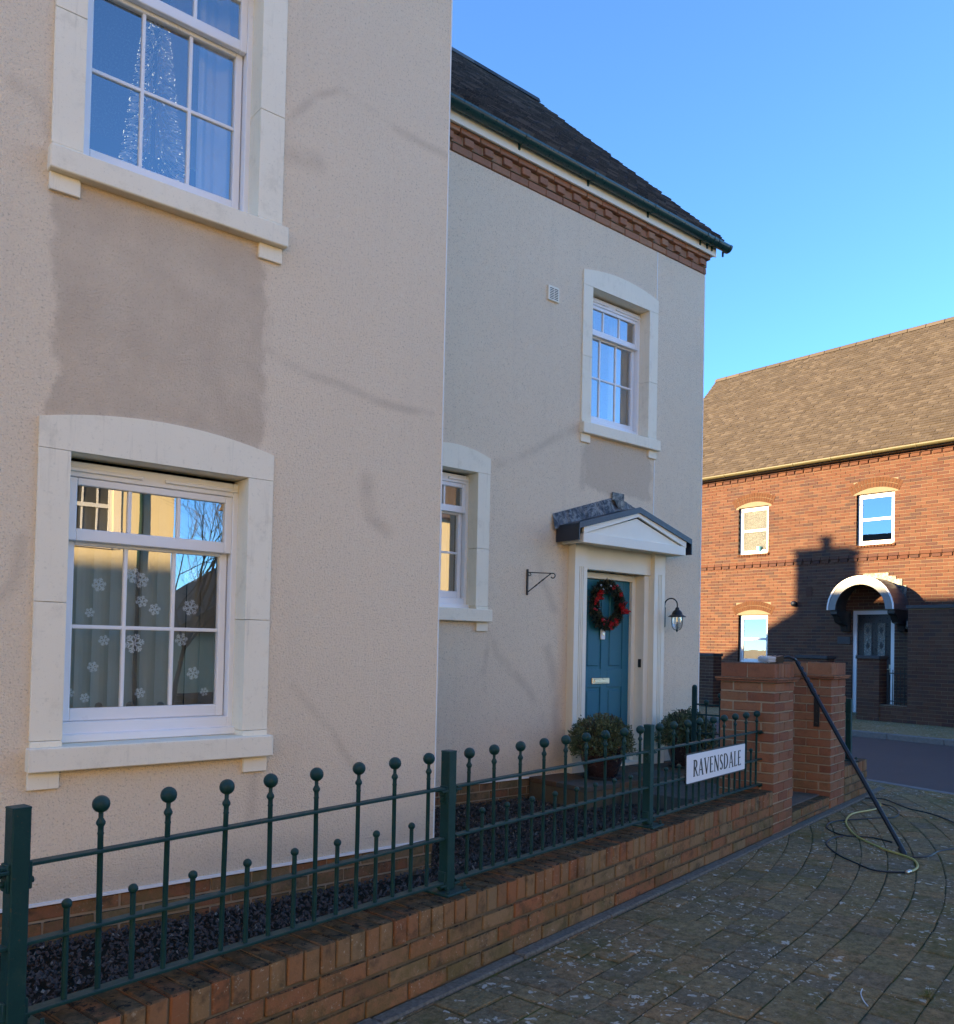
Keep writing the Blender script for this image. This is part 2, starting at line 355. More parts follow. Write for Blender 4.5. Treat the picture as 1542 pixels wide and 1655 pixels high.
def mat_paver(name, joined=False):
    n = NT(name); r = n.rnd()
    c = n.ramp(r, [(0, (.33, .22, .115)), (.25, (.43, .285, .15)), (.45, (.29, .21, .135)), (.62, (.48, .27, .135)), (.8, (.36, .25, .125)), (1, (.28, .21, .145))])
    c = n.mix(n.math('MULTIPLY', n.step(n.noise(20, 8, .85), .36, .68), .72), c, (.062, .045, .027))
    c = n.mix(n.math('MULTIPLY', n.step(n.noise(95, 4, .8), .54, .68), .6), c, (.42, .31, .20))
    c = n.mix(n.math('MULTIPLY', n.step(n.noise(1.9, 6, .8), .5, .64), .5), c, (.14, .115, .036))      # moss film
    # white lichen blots of uneven size
    wv = n.n('ShaderNodeTexNoise'); wv.inputs['Scale'].default_value = 22; wv.inputs['Detail'].default_value = 3; n.l(n.pos(), wv.inputs['Vector'])
    wm = n.n('ShaderNodeVectorMath', operation='MULTIPLY_ADD'); n.l(wv.outputs['Color'], wm.inputs[0]); wm.inputs[1].default_value = (.11, .11, 0); n.l(n.pos(), wm.inputs[2]); warp = wm.outputs[0]
    d1 = n.math('ADD', n.vor(11, vec=warp), n.math('MULTIPLY', n.noise(60, 3, .7), .26))
    l1 = n.math('MULTIPLY', n.math('SUBTRACT', 1, n.step(d1, .24, .33)), n.step(n.noise(2.1, 3, .6), .36, .5))
    d2 = n.math('ADD', n.vor(27, vec=warp), n.math('MULTIPLY', n.noise(95, 3, .7), .3))
    l2 = n.math('MULTIPLY', n.math('SUBTRACT', 1, n.step(d2, .30, .40)), n.step(n.noise(1.6, 3, .6, vec=n_off(n, (4, 4, 9))), .38, .55))
    c = n.mix(n.math('MULTIPLY', n.math('MAXIMUM', l1, l2), .8), c, (.66, .60, .50))
    n.bump(n.math('ADD', n.noise(60, 6, .8), n.math('MULTIPLY', n.vor(45), .6)), 1.0, .016)
    return n.fin(c, n.math('ADD', n.math('MULTIPLY', n.noise(14, 3), .1), .88), .03)
M['paver'] = mat_paver('weathered_paver')
def mat_bed():
    n = NT('mossy_joint_sand'); c = n.mix(n.step(n.noise(2.3, 4, .7), .4, .65), (.10, .075, .042), (.13, .12, .028))
    c = n.mix(n.step(n.noise(60, 3), .5, .7), c, (.045, .036, .022)); n.bump(n.noise(150, 4, .7), .8, .01); return n.fin(c, .95, .1)
M['bed'] = mat_bed()
def mat_road():
    n = NT('worn_tarmac'); c = n.mix(n.noise(.8, 4, .6), (.058, .046, .046), (.090, .062, .054))
    c = n.mix(n.math('MULTIPLY', n.step(n.noise(120, 3, .7), .55, .7), .5), c, (.13, .11, .10)); n.bump(n.noise(170, 4, .7), .7, .006)
    return n.fin(c, .75, .35)
M['road'] = mat_road()
M['kerb'] = mat_plain('concrete_kerb', (.17, .165, .155), .85, .2, var=.3, scale=25, bump=.5)
M['granite'] = mat_plain('granite_strip', (.15, .135, .11), .95, .1, var=.75, scale=60, bump=.8)
M['earth'] = mat_plain('far_ground', (.07, .068, .06), .95, .1, var=.3, scale=2)
M['slab'] = mat_plain('path_slab', (.10, .085, .07), .9, .2, var=.4, scale=9, bump=.4)
def mat_chip():
    n = NT('purple_slate_chip'); c = n.ramp(n.rnd(), [(0, (.036, .026, .022)), (.45, (.066, .046, .040)), (.75, (.048, .040, .036)), (.94, (.085, .066, .055)), (1, (.24, .20, .16))])
    return n.fin(c, .7, .35)
M['chip'] = mat_chip()
def mat_tile(name, cols, lich):
    n = NT(name); c = n.ramp(n.rnd(), [((i+.5)/len(cols), cc) for i, cc in enumerate(cols)])
    c = n.mix(n.math('MULTIPLY', n.step(n.noise(55, 4, .75), .5, .66), .6), c, lich)
    c = n.mix(n.math('MULTIPLY', n.step(n.noise(.7, 5, .6), .4, .75), .25), c, tuple(x*.5 for x in lich)); n.bump(n.noise(60, 3), .5, .006); return n.fin(c, .9, .2)
M['dtile'] = mat_tile('dark_roof_tile', [(.040, .043, .050), (.066, .069, .076), (.048, .051, .058), (.115, .115, .118)], (.15, .15, .145))
M['btile'] = mat_tile('brown_roof_tile', [(.072, .053, .040), (.088, .066, .050), (.062, .046, .036), (.105, .080, .061)], (.135, .108, .083))
M['otile'] = mat_tile('opposite_roof_tile', [(.12, .08, .06), (.15, .10, .07)], (.2, .15, .1))
def mat_lead():
    n = NT('weathered_lead'); c = n.mix(n.step(n.noise(9, 6, .75, dist=1.5), .38, .66), (.035, .034, .036), (.27, .24, .20)); n.bump(n.noise(20, 4), .6, .01); return n.fin(c, .5, .4, .2)
M['lead'] = mat_lead()
M['dslate'] = mat_plain('dark_canopy_sheet', (.020, .025, .038), .4, .5, var=.3, scale=10)
M['ocream'] = mat_plain('yellow_cream_render', (.80, .66, .42), .9, .15, var=.05, scale=3)
M['gutterolive'] = mat_plain('olive_gutter', (.10, .085, .045), .4, .4, var=.25)
M['greycanopy'] = mat_plain('grey_canopy_fibreglass', (.17, .175, .175), .45, .4, var=.1)
M['darkcanopy'] = mat_plain('dark_lead_canopy', (.05, .052, .06), .35, .5, var=.3)
M['whitegrp'] = mat_plain('white_gloss_frame', (.66, .66, .66), .35, .35, var=.03)
M['navy'] = mat_plain('black_door_paint', (.014, .015, .019), .3, .5, var=.15)
M['potglaze'] = mat_plain('dark_glazed_pot', (.055, .028, .026), .25, .55, var=.4, scale=8)
def mat_leaf(name, a, b):
    n = NT(name); c = n.mix(n.rnd(), a, b); return n.fin(c, .5, .35)
M['leaf'] = mat_leaf('grey_green_leaf', (.040, .060, .024), (.150, .185, .090))
M['fir'] = mat_leaf('dark_fir_needle', (.012, .022, .014), (.06, .075, .055))
M['red'] = mat_plain('red_ribbon', (.48, .025, .03), .4, .4, var=.3, scale=30)
M['silver'] = mat_plain('silver_bauble', (.6, .6, .62), .25, .5, .6, var=.2)
M['bark'] = mat_plain('bare_bark', (.09, .07, .05), .95, .1, var=.3, scale=20)
M['mint'] = mat_plain('turquoise_cup', (.12, .50, .52), .4, .4)
def mat_emit(name, col, st):
    n = NT(name); n.fin((.8, .8, .8), .4); n.b.inputs['Emission Color'].default_value = (*col, 1); n.b.inputs['Emission Strength'].default_value = st; return n.m
M['fairy'] = mat_emit('fairy_light', (.85, .92, 1), .28)
M['tinsel'] = mat_plain('silver_tinsel', (.85, .88, .9), .5, .5, .1, var=.2)
M['mat_brown'] = mat_plain('brown_paver', (.14, .075, .045), .9, .2, var=.3, scale=20, bump=.4)

# ------------------------------------------------------------------ fence frame: a along the pavement wall, b towards the houses
FY = .1981; PHI = math.atan(FY); SF = 1.03
AX = Vector((math.cos(PHI), math.sin(PHI), 0)); BX = Vector((-math.sin(PHI), math.cos(PHI), 0))
C0 = 2.2365*SF                        # front face of the pavement wall
def FW(a, b, z=0): return AX*a + BX*b + Vector((0, 0, z))
def toF(p): return (p.dot(AX), p.dot(BX))
def fthing(name, label, cat, a, b, z, group=None): return thing(name, label, cat, FW(a, b, z), PHI, group)
Y1, Y2, XW = 4.329, 5.85, 3.289       # house fronts, corner of the front wing
XE, X3 = 8.223, 19.1                  # right corner of the set-back house; front of the brick house

# ------------------------------------------------------------------ the setting
def sheet(name, pts, z, mat):
    mb = MB(); mb.add([(x, y, z) for x, y in pts], [list(range(len(pts)))]); o = part(name, mb, mat, None, fix=False)
    if o.data.polygons[0].normal.z < 0: o.data.flip_normals()
    return tag(o, kind='structure')
tag(sheet('ground', [(-900, -900), (900, -900), (900, 900), (-900, 900)], -.20, M['earth']), kind='structure')
KD = Vector((.176, .984, 0))                              # direction of the near kerb line
KP = Vector((9.46, 4.46, 0))
def kerb_a(b):                                            # a where the kerb crosses row b
    p = KP; t = (b - p.dot(BX))/KD.dot(BX); return (p+KD*t).dot(AX)
def F2(a, b): p = FW(a, b); return (p.x, p.y)
sheet('pavement_bed', [F2(-9, -7), F2(kerb_a(-7), -7), F2(kerb_a(2.25), 2.25), F2(-9, 2.25)], -.0065, M['bed'])
sheet('corner_pavement_bed', [F2(9.15, 2.25), F2(kerb_a(2.25), 2.25), F2(kerb_a(14), 14), F2(9.15, 14)], -.012, M['bed'])
kl = [KP+KD*t for t in (-12, 30)]
sheet('road', [(kl[0].x, kl[0].y), (14.75, -60), (14.75, 80), (kl[1].x, kl[1].y)], -.08, M['road'])
sheet('garden_bed', [F2(-6, 2.5), F2(9.1, 2.5), F2(9.1, 9), F2(-6, 9)], -.045, M['soil'])
# near kerb: flush pale stones, far kerb: raised stones
def kerb_run(name, p0, p1, wid, z0, z1, step, label_kind='structure'):
    d = (p1-p0).normalized(); L = (p1-p0).length; rz = math.atan2(d.y, d.x)
    root = link(name, None, loc=p0, rot=(0, 0, rz)); tag(root, kind='structure')
    me = MB().cbox(.003, step-.003, 0, wid, z0, z1, .01).mesh('kerb_stone', M['kerb'])
    for i in range(int(L/step)): link('kerb_stone', me, root, (i*step, 0, random.uniform(-.002, .002)))
kerb_run('near_kerb', KP-KD*5.6, KP+KD*6, .125, -.12, .004, .915)
kerb_run('far_kerb', Vector((14.87, 3.0, 0)), Vector((14.87, 14.5, 0)), .125, -.12, .02, .915)
sheet('far_pavement', [(14.85, -40), (19.05, -40), (19.05, 40), (14.85, 40)], .012, M['paver'])

# ------------------------------------------------------------------ pavers: rows follow the wall, then bend round the corner
ACX, ACB = 4.45, 9.07
pav = link('pavement', None, loc=(0, 0, 0), rot=(0, 0, PHI)); tag(pav, kind='structure')
def prow(b0, s):                                          # point and heading at arclength s along the row with offset b0
    if s < ACX: return s, b0, 0.0
    R = ACB-b0; th = (s-ACX)/R
    return ACX+R*math.sin(th), ACB-R*math.cos(th), th
def clip(poly, nx, ny, c):                                # keep nx*x+ny*y<=c
    out = []
    for i in range(len(poly)):
        p, q = poly[i], poly[(i+1) % len(poly)]; dp, dq = nx*p[0]+ny*p[1]-c, nx*q[0]+ny*q[1]-c
        if dp <= 0: out.append(p)
        if dp*dq < 0: t = dp/(dp-dq); out.append((p[0]+(q[0]-p[0])*t, p[1]+(q[1]-p[1])*t))
    return out
def paver_mb(poly, z0, z1, mb=None, ch=.006):
    mb = mb or MB(); n = len(poly); cx = sum(p[0] for p in poly)/n; cy = sum(p[1] for p in poly)/n
    def ins(p, d):
        v = Vector((p[0]-cx, p[1]-cy)); L = v.length; k = max(0, (L-d*1.4)/L) if L else 0; return (cx+v.x*k, cy+v.y*k)
    top = [ins(p, ch) for p in poly]
    vs = [(p[0], p[1], z0) for p in poly]+[(p[0], p[1], z1-ch*.7) for p in poly]+[(p[0], p[1], z1) for p in top]
    fs = [tuple(range(2*n, 3*n))]
    for i in range(n):
        j = (i+1) % n; fs += [(i, j, n+j, n+i), (n+i, n+j, 2*n+j, 2*n+i)]
    return mb.add(vs, fs)
pv_mesh = {}
def pv_get(L):
    k = round(L, 3)
    if k not in pv_mesh: pv_mesh[k] = paver_mb([(-L/2, -.0795), (L/2, -.0795), (L/2, .0795), (-L/2, .0795)], -.05, 0).mesh('paver', M['paver'])
    return pv_mesh[k]
cand = []
PITCHB = .1645
for i in range(-22, 44):
    b0 = 1.066 + PITCHB*i
    if b0 > 4.2: continue
    s = -3.2+random.random()*.2
    rr = random.Random(i*13+5)
    while s < 15.5:
        L = rr.choice((.12, .16, .16, .20, .24, .24)); a, b, th = prow(b0+PITCHB/2, s+L/2); s += L
        if th > 1.35: break
        kA = kerb_a(b)
        if a > kA+.15 or b < -6.5: continue
        if b > 2.32 and a < 9.02: continue
        if a > 9.02 and a < 9.3 and b > 2.32 and b < 2.34: continue
        h = [( -L/2+.0035, -.0795), (L/2-.0035, -.0795), (L/2-.0035, .0795), (-L/2+.0035, .0795)]
        ct, st = math.cos(th), math.sin(th); poly = [(a+x*ct-y*st, b+x*st+y*ct) for x, y in h]
        poly = [(x+random.gauss(0, .0016), y+random.gauss(0, .0016)) for x, y in poly]
        full = poly
        if a < 9.16: poly = clip(poly, 0, 1, 2.228)
        elif b > 2.2: poly = clip(poly, -1, 0, -9.20)
        kn = Vector((KD.y, -KD.x, 0)); kc = KP.dot(kn)-.005
        if len(poly) > 2:
            # kerb clip in fence axes
            nx, ny = kn.dot(AX), kn.dot(BX); poly = clip(poly, nx, ny, kc)
        if len(poly) < 3: continue
        area = abs(sum(poly[k][0]*poly[(k+1) % len(poly)][1]-poly[(k+1) % len(poly)][0]*poly[k][1] for k in range(len(poly))))/2
        if area < .0015: continue
        P = FW(a, b, 0)-CAM; dep = P.dot(CF); vis = 0
        if dep > .3:
            u = CX+FPX*P.dot(CR)/dep; v = CY-FPX*P.dot(CU)/dep
            if -20 < u < 1562 and v < 1690: vis = area/dep**3
        cand.append((vis, a, b, th, L, poly if len(poly) != 4 or poly != full else None, poly))
cand.sort(key=lambda c: -c[0])
joined = MB()
for k, (vis, a, b, th, L, cl, poly) in enumerate(cand):
    dz = random.uniform(-.002, .004)
    if k < 300 and vis > 0:
        if not (a > 8.9 or b > 2.1): link('paver', pv_get(L-.007), pav, (a+random.gauss(0, .001), b+random.gauss(0, .0018), dz), (random.gauss(0, .0035), random.gauss(0, .0035), th+random.gauss(0, .008)))
        else:
            q = [(x-a, y-b) for x, y in poly]; link('paver', paver_mb(q, -.05, 0).mesh('paver', M['paver']), pav, (a, b, dz))
    else:
        joined.cur = random.random(); paver_mb(poly, -.03, dz, joined)
part('distant_pavers', joined, M['paver'], pav, tint=True, kind='stuff')
# granite strip along the foot of the wall
gs = link('edging_strip', None, loc=FW(-3, 2.243, 0), rot=(0, 0, PHI)); tag(gs, kind='structure')
s = 0
while s < 12.2:
    L = random.choice((.62, .78, .9)); part('edging_stone', MB().cbox(.002, L-.002, -.012+random.uniform(-.006, .004), .060, -.06, random.uniform(.004, .014), .008), M['granite'], gs, loc=(s, 0, 0)); s += L

# ------------------------------------------------------------------ bricks
BR = {}
def brick_mesh(dx, dy, dz, mat, var):
    k = (round(dx, 3), round(dy, 3), round(dz, 3), mat.name, var)
    if k not in BR:
        rr = random.Random(hash(k[:3])+var); mb = MB().cbox(-dx/2, dx/2, -dy/2, dy/2, -dz/2, dz/2, .0045)
        mb.v = [(x+rr.uniform(-.0016, .0016), y+rr.uniform(-.0016, .0016), z+rr.uniform(-.0016, .0016)) for x, y, z in mb.v]
        BR[k] = mb.mesh('brick', mat)
    return BR[k]
def brick(parent, c, d, mat, name='brick', j=.0018):
    return link(name, brick_mesh(*d, mat, random.randrange(3)), parent,
                (c[0]+random.uniform(-j, j), c[1]+random.uniform(-j, j), c[2]), (0, 0, random.gauss(0, .006)))
CH = .0773                                                # course height
ZT = .34                                                  # top of the coping
def garden_wall(label, a0, a1, endface=False):
    t = fthing('garden_wall', label, 'wall', a0, C0, 0, 'low brick walls under the green railings')
    L = a1-a0
    part('mortar_core', MB().box(.008, L-.008, .008, .207, -.03, ZT-.010), M['mortar'], t)
    n = int(round(L/.0736)); p = L/n
    for i in range(n):
        brick(t, (p*(i+.5), .1075+random.uniform(-.003, .003), ZT-.0525+random.uniform(-.003, .002)), (p-.009, .215, .105), M['gbrick'])
    for r in range(3):
        z = ZT-.105-CH*(r+.5)-.003; x = -.116*(r % 2)
        while x < L-.02:
            x0, x1 = max(x, 0), min(x+.232, L)
            if x1-x0 > .03: brick(t, ((x0+x1)/2, .051, z), (x1-x0-.010, .102, CH-.011), M['gbrick'])
            if x1-x0 > .03 and r == 0: pass
            x += .232
        if endface: brick(t, (L-.051, .16, z), (.10, .10, CH-.011), M['gbrick'])
    return t
garden_wall('low red-brown brick wall under the railings, running up to the near pillar', -2.4, 6.497)
garden_wall('short low brick wall stub beyond the far gate pillar', 8.362, 9.13, True)
# return wall round the corner
rw = fthing('garden_wall', 'low brick wall turning the corner away from the pavement', 'wall', 8.92, C0+.217, 0, 'low brick walls under the green railings')
part('mortar_core', MB().box(.008, .207, 0, 1.75, -.03, ZT-.01), M['mortar'], rw)
for i in range(24): brick(rw, (.1075, .0736*(i+.5)-.0, ZT-.0525), (.215, .0646, .105), M['gbrick'])
for r in range(3):
    for i in range(8): brick(rw, (.166, .116*(r % 2)+.232*i, ZT-.105-CH*(r+.5)), (.102, .222, CH-.011), M['gbrick'])

PW = .437
def pillar(label, a0):
    t = fthing('gate_pillar', label, 'pillar', a0, C0, 0, 'brick gate pillars')
    part('mortar_core', MB().box(.006, PW-.006, .006, PW-.006, -.03, 1.17), M['pmortar'], t)
    z = 1.165-CH
    r = 0; h = CH-.010; s2 = (PW-.01)/2
    while z > -.04:
        zc = z+CH/2
        if r % 2:                                         # side faces show two stretchers
            for yy in (.25, .75): 
                for xx in (.051, PW-.051): brick(t, (xx, PW*yy, zc), (.102, s2, h), M['pbrick'])
            for yy in (.051, PW-.051): brick(t, (PW/2, yy, zc), (PW-.224, .102, h), M['pbrick'])
        else:
            for xx in (.25, .75):
                for yy in (.051, PW-.051): brick(t, (PW*xx, yy, zc), (s2, .102, h), M['pbrick'])
            for xx in (.051, PW-.051): brick(t, (xx, PW/2, zc), (.102, PW-.224, h), M['pbrick'])
        z -= CH; r += 1
    for zz, o in ((1.164, .026), (1.181, .034)):
        for xx in (0, 1):
            for yy in (0, 1):
                w = (PW+2*o)/2
                part('creasing_tile', MB().cbox(-o+xx*w+.001, -o+(xx+1)*w-.001, -o+yy*w+.001, -o+(yy+1)*w-.001, zz, zz+.0155, .003), M['pbrick'], t)
    for i in range(6):
        for yy in (.25, .75): brick(t, (PW/6*(i+.5), PW*yy, 1.1975+.056), (PW/6-.008, s2, .112), M['pbrick'])
    part('cap_mortar', MB().box(.008, PW-.008, .008, PW-.008, 1.1965, 1.302), M['pmortar'], t)
    return t
PIL1, PIL2 = 6.497, 7.925
pillar('near brick gate pillar, the cleaning brush resting on its cap', PIL1)
far_p = pillar('far brick gate pillar with a black hinge plate on its side', PIL2)
pz = MB().cbox(-.012, -.001, .10, .15, .73, 1.02, .003)
part('hinge_plate', pz, M['black'], far_p)
for z in (.76, .87, .99): hb = MB().lathe([(0, -.012), (.008, -.010), (.010, 0)], (-.010, .125, z), 8, 'X'); part('hinge_bolt', hb, M['black'], far_p)
# gate threshold
th = fthing('gate_step', 'brick edged step between the two gate pillars', 'step', PIL1+PW, C0, 0)
TL = PIL2-PIL1-PW
part('step_core', MB().box(.004, TL-.004, .012, .40, -.03, .112), M['mortar'], th)
for r, z in ((0, .082), (1, .005)):
    x = -.116*r
    while x < TL-.02:
        x0, x1 = max(x, .002), min(x+.232, TL-.002)
        if x1-x0 > .03: brick(th, ((x0+x1)/2, .056, z), (x1-x0-.01, .10, .067), M['gbrick'])
        x += .232
part('tread_slab', MB().cbox(.006, TL-.006, .09, .438, .108, .125, .004), M['slab'], th)
# garden path of slabs behind the gate, raised platform before the door
pth = link('garden_path', None, loc=FW(PIL1+PW, C0+.44, 0), rot=(0, 0, PHI)); tag(pth, kind='structure')
for i in range(2):
    for j in range(3): part('path_slab', MB().cbox(i*.5+.004, i*.5+.496, j*.44+.004, j*.44+.436, -.05, .10+random.uniform(-.003, .003), .006), M['slab'], pth)
dp = link('door_platform', None, loc=(5.55, 5.12, 0)); tag(dp, kind='structure')
part('platform_core', MB().box(.01, 2.39, .01, .715, -.04, .15), M['mortar'], dp)
for i in range(5):
    for j in range(2): part('platform_slab', MB().cbox(i*.48+.003, i*.48+.477, j*.36+.003, j*.36+.357, .12, .168+random.uniform(-.002, .002), .005), M['mat_brown'] if (i+j) % 2 else M['slab'], dp)
# purple slate chippings
gr = MB(); rr = random.Random(3)
def in_garden(a, b):
    p = FW(a, b)
    if b < C0+.225 or b > 5: return False
    if p.x < XW+.0 and p.y > Y1-.02: return False
    if p.y > Y2-.02: return False
    if 5.5 < p.x < 8.0 and p.y > 5.1: return False
    if PIL1+PW < a < PIL1+PW+1.0 and C0 < b < C0+.44+1.35: return False
    if PIL1-.01 < a < PIL2+PW+.01 and b < C0+PW+.01: return False
    if a > 8.9: return False
    return True
k = 0
while k < 46000:
    a, b = rr.uniform(-.3, 8.9), rr.uniform(2.5, 4.9)
    if not in_garden(a, b): k += 1; continue
    k += 1; p = FW(a, b); s1, s2, s3 = rr.uniform(.006, .015), rr.uniform(.005, .010), rr.uniform(.003, .007); an = rr.uniform(0, PI); tl = rr.gauss(0, .35); t2 = rr.gauss(0, .35)
    vs = []
    for x, y, z in ((s1, 0, 0), (s1*.2, s2, 0), (-s1, s2*.4, 0), (-s1*.5, -s2, 0), (0, 0, s3), (0, 0, -s3)):
        z += x*tl+y*t2; vs.append((p.x+x*math.cos(an)-y*math.sin(an), p.y+x*math.sin(an)+y*math.cos(an), -.022+rr.uniform(0, .02)*.8+z))
    gr.cur = rr.random(); gr.add(vs, [(0, 1, 4), (1, 2, 4), (2, 3, 4), (3, 0, 4), (1, 0, 5), (2, 1, 5), (3, 2, 5), (0, 3, 5)])
tag(part('slate_chippings', gr, M['chip'], None, tint=True, fix=False), 'purple slate chippings covering the bed behind the railings', 'gravel', kind='stuff')

# ------------------------------------------------------------------ railings
CF_ = C0+.11
Z_BALL, Z_TOP, Z_MID, Z_BOT, Z_SHORT = .924, .788, .573, .385, .655
def tall_mesh():
    p = [(.0, Z_BOT-.0), (.0085, Z_BOT), (.0085, Z_TOP+.045), (.010, Z_TOP+.05), (.0085, Z_TOP+.055), (.0085, Z_TOP+.07), (.0135, Z_TOP+.078), (.0135, Z_TOP+.084), (.007, Z_TOP+.096), (.007, Z_BALL-.023)]
    return MB().lathe(p, (0, 0, 0), 10).mesh('picket', M['green'])
TALL = tall_mesh()
BALL = MB().lathe([(.0001, -.0255)]+[(.0255*math.sin(a), -.0255*math.cos(a)) for a in [PI*i/10 for i in range(1, 10)]]+[(.0001, .0255)], (0, 0, 0), 16).mesh('finial', M['green'])
SHORT = MB().lathe([(.0085, Z_BOT), (.0085, Z_SHORT-.012)]+[(.015*math.sin(a), Z_SHORT-.015*math.cos(a)) for a in [PI*(.24+.76*i/6) for i in range(7)]], (0, 0, 0), 10).mesh('picket', M['green'])
LUG = MB().cbox(-.02, .02, -.024, .024, -.016, -.006, .002).lathe([(.0001, -.010), (.011, -.008), (.011, .006), (.006, .010), (.0001, .010)], (0, 0, -.018), 8).mesh('fixing_lug', M['green'])
def fence_panel(label, a_first, p=.2015):
    t = fthing('iron_railing', label, 'railing', a_first, CF_, 0, 'green ball-topped railing panels')
    L = 8*p
    for i in range(9):
        o = link('picket', TALL, t, (p*i+random.gauss(0, .0015)-(.03 if i == 0 and p > .203 else 0), 0, 0), (random.gauss(0, .004), random.gauss(0, .006), 0)); link('finial', BALL, o, (0, 0, Z_BALL))
    for i in range(8): link('picket', SHORT, t, (p*(i+.5), 0, 0), (random.gauss(0, .004), random.gauss(0, .006), 0))
    for nm, z, w in (('top_rail', Z_TOP, .018), ('middle_rail', Z_MID, .0185), ('bottom_rail', Z_BOT-.003, .021)):
        part(nm, MB().cbox(-.09, L+.09, -w, w, z-.005, z+.005, .0018), M['green'], t)
    for x in (-.085, L+.085):
        for z in (Z_TOP, Z_BOT-.004): link('fixing_lug', LUG, t, (x, 0, z))
    return t
fence_panel('nearest green ball-topped railing panel, left of the middle post', 1.0550, .2038)
fence_panel('middle green railing panel in front of the left potted shrub', 2.946)
fence_panel('farthest green railing panel, the white street nameplate fixed to it', 4.799)
BOLT = MB().lathe([(.011, ZT+.006), (.011, ZT+.018), (.006, ZT+.020), (.006, ZT+.034), (.0001, ZT+.035)], (0, 0, 0), 6, smooth=False).mesh('bolt', M['green'])
def fence_post(label, a, tall=.946):
    t = fthing('fence_post', label, 'post', a, CF_, 0, 'square green railing posts')
    part('shaft', MB().cbox(-.025, .025, -.025, .025, ZT+.008, tall, .003), M['green'], t)
    part('cap', MB().cbox(-.0255, .0255, -.0255, .0255, tall-.004, tall+.003, .002), M['green'], t)
    part('base_plate', MB().cbox(-.075, .075, -.075, .075, ZT-.002, ZT+.009, .003), M['green'], t)
    for x in (-.056, .056):
        for y in (-.056, .056): link('bolt', BOLT, t, (x, y, 0))
    for s_ in (-1, 1):
        for z in (Z_TOP-.045, Z_BOT-.012):
            br = MB(); br.cbox(min(s_*.024, s_*.034), max(s_*.024, s_*.034), -.02, .02, z-.02, z+.055, .002); br.lathe([(0, 0), (.009, .002), (.009, .01), (0, .013)] if s_ > 0 else [(0, 0), (.009, -.002), (.009, -.01), (0, -.013)], (s_*.034, 0, z), 8, 'X')
            part('bracket', br, M['green'], t)
fence_post('green square post at the left edge of the photo', 1.018)
fence_post('green square post in the middle, before the corner of the front wing', 2.813)
fence_post('green square post before the door, left of the street nameplate', 4.668)
fence_post('green square post behind the far gate pillar', 8.88)
# open gate seen behind the near pillar, hung on the far pillar
GA, GB = PIL2+.02, C0+PW+.02
g = fthing('garden_gate', 'green iron garden gate swung open behind the near pillar', 'gate', GA, GB, 0)
part('hinge_stile', MB().cbox(-.02, .02, 0, .03, .16, 1.0, .004), M['green'], g)
gz = toF(FW(GA, GB))
st = MB(); hs = []
st.cbox(-.012, .012, .83, .88, .16, 1.03, .004); st.lathe([(.025*math.cos(a), 1.028+.025*math.sin(a)) for a in [PI/2*i/5 for i in range(6)]][::1], (0, .855, 0), 10)
part('latch_stile', st, M['green'], g)
for nm, z in (('top_rail', .86), ('lock_rail', .76), ('middle_rail', .58), ('bottom_rail', .24)): part(nm, MB().cbox(-.008, .008, 0.02, .84, z-.008, z+.008, .002), M['green'], g)
for i in range(5):
    y = .17+.14*i; tall = i % 2 == 1
    o = part('picket', MB().lathe([(.0085, .22), (.0085, .93 if tall else .87)], (0, 0, 0), 8), M['green'], g, loc=(0, y, 0))
    link('finial', BALL, o, (0, 0, .955 if tall else .885))

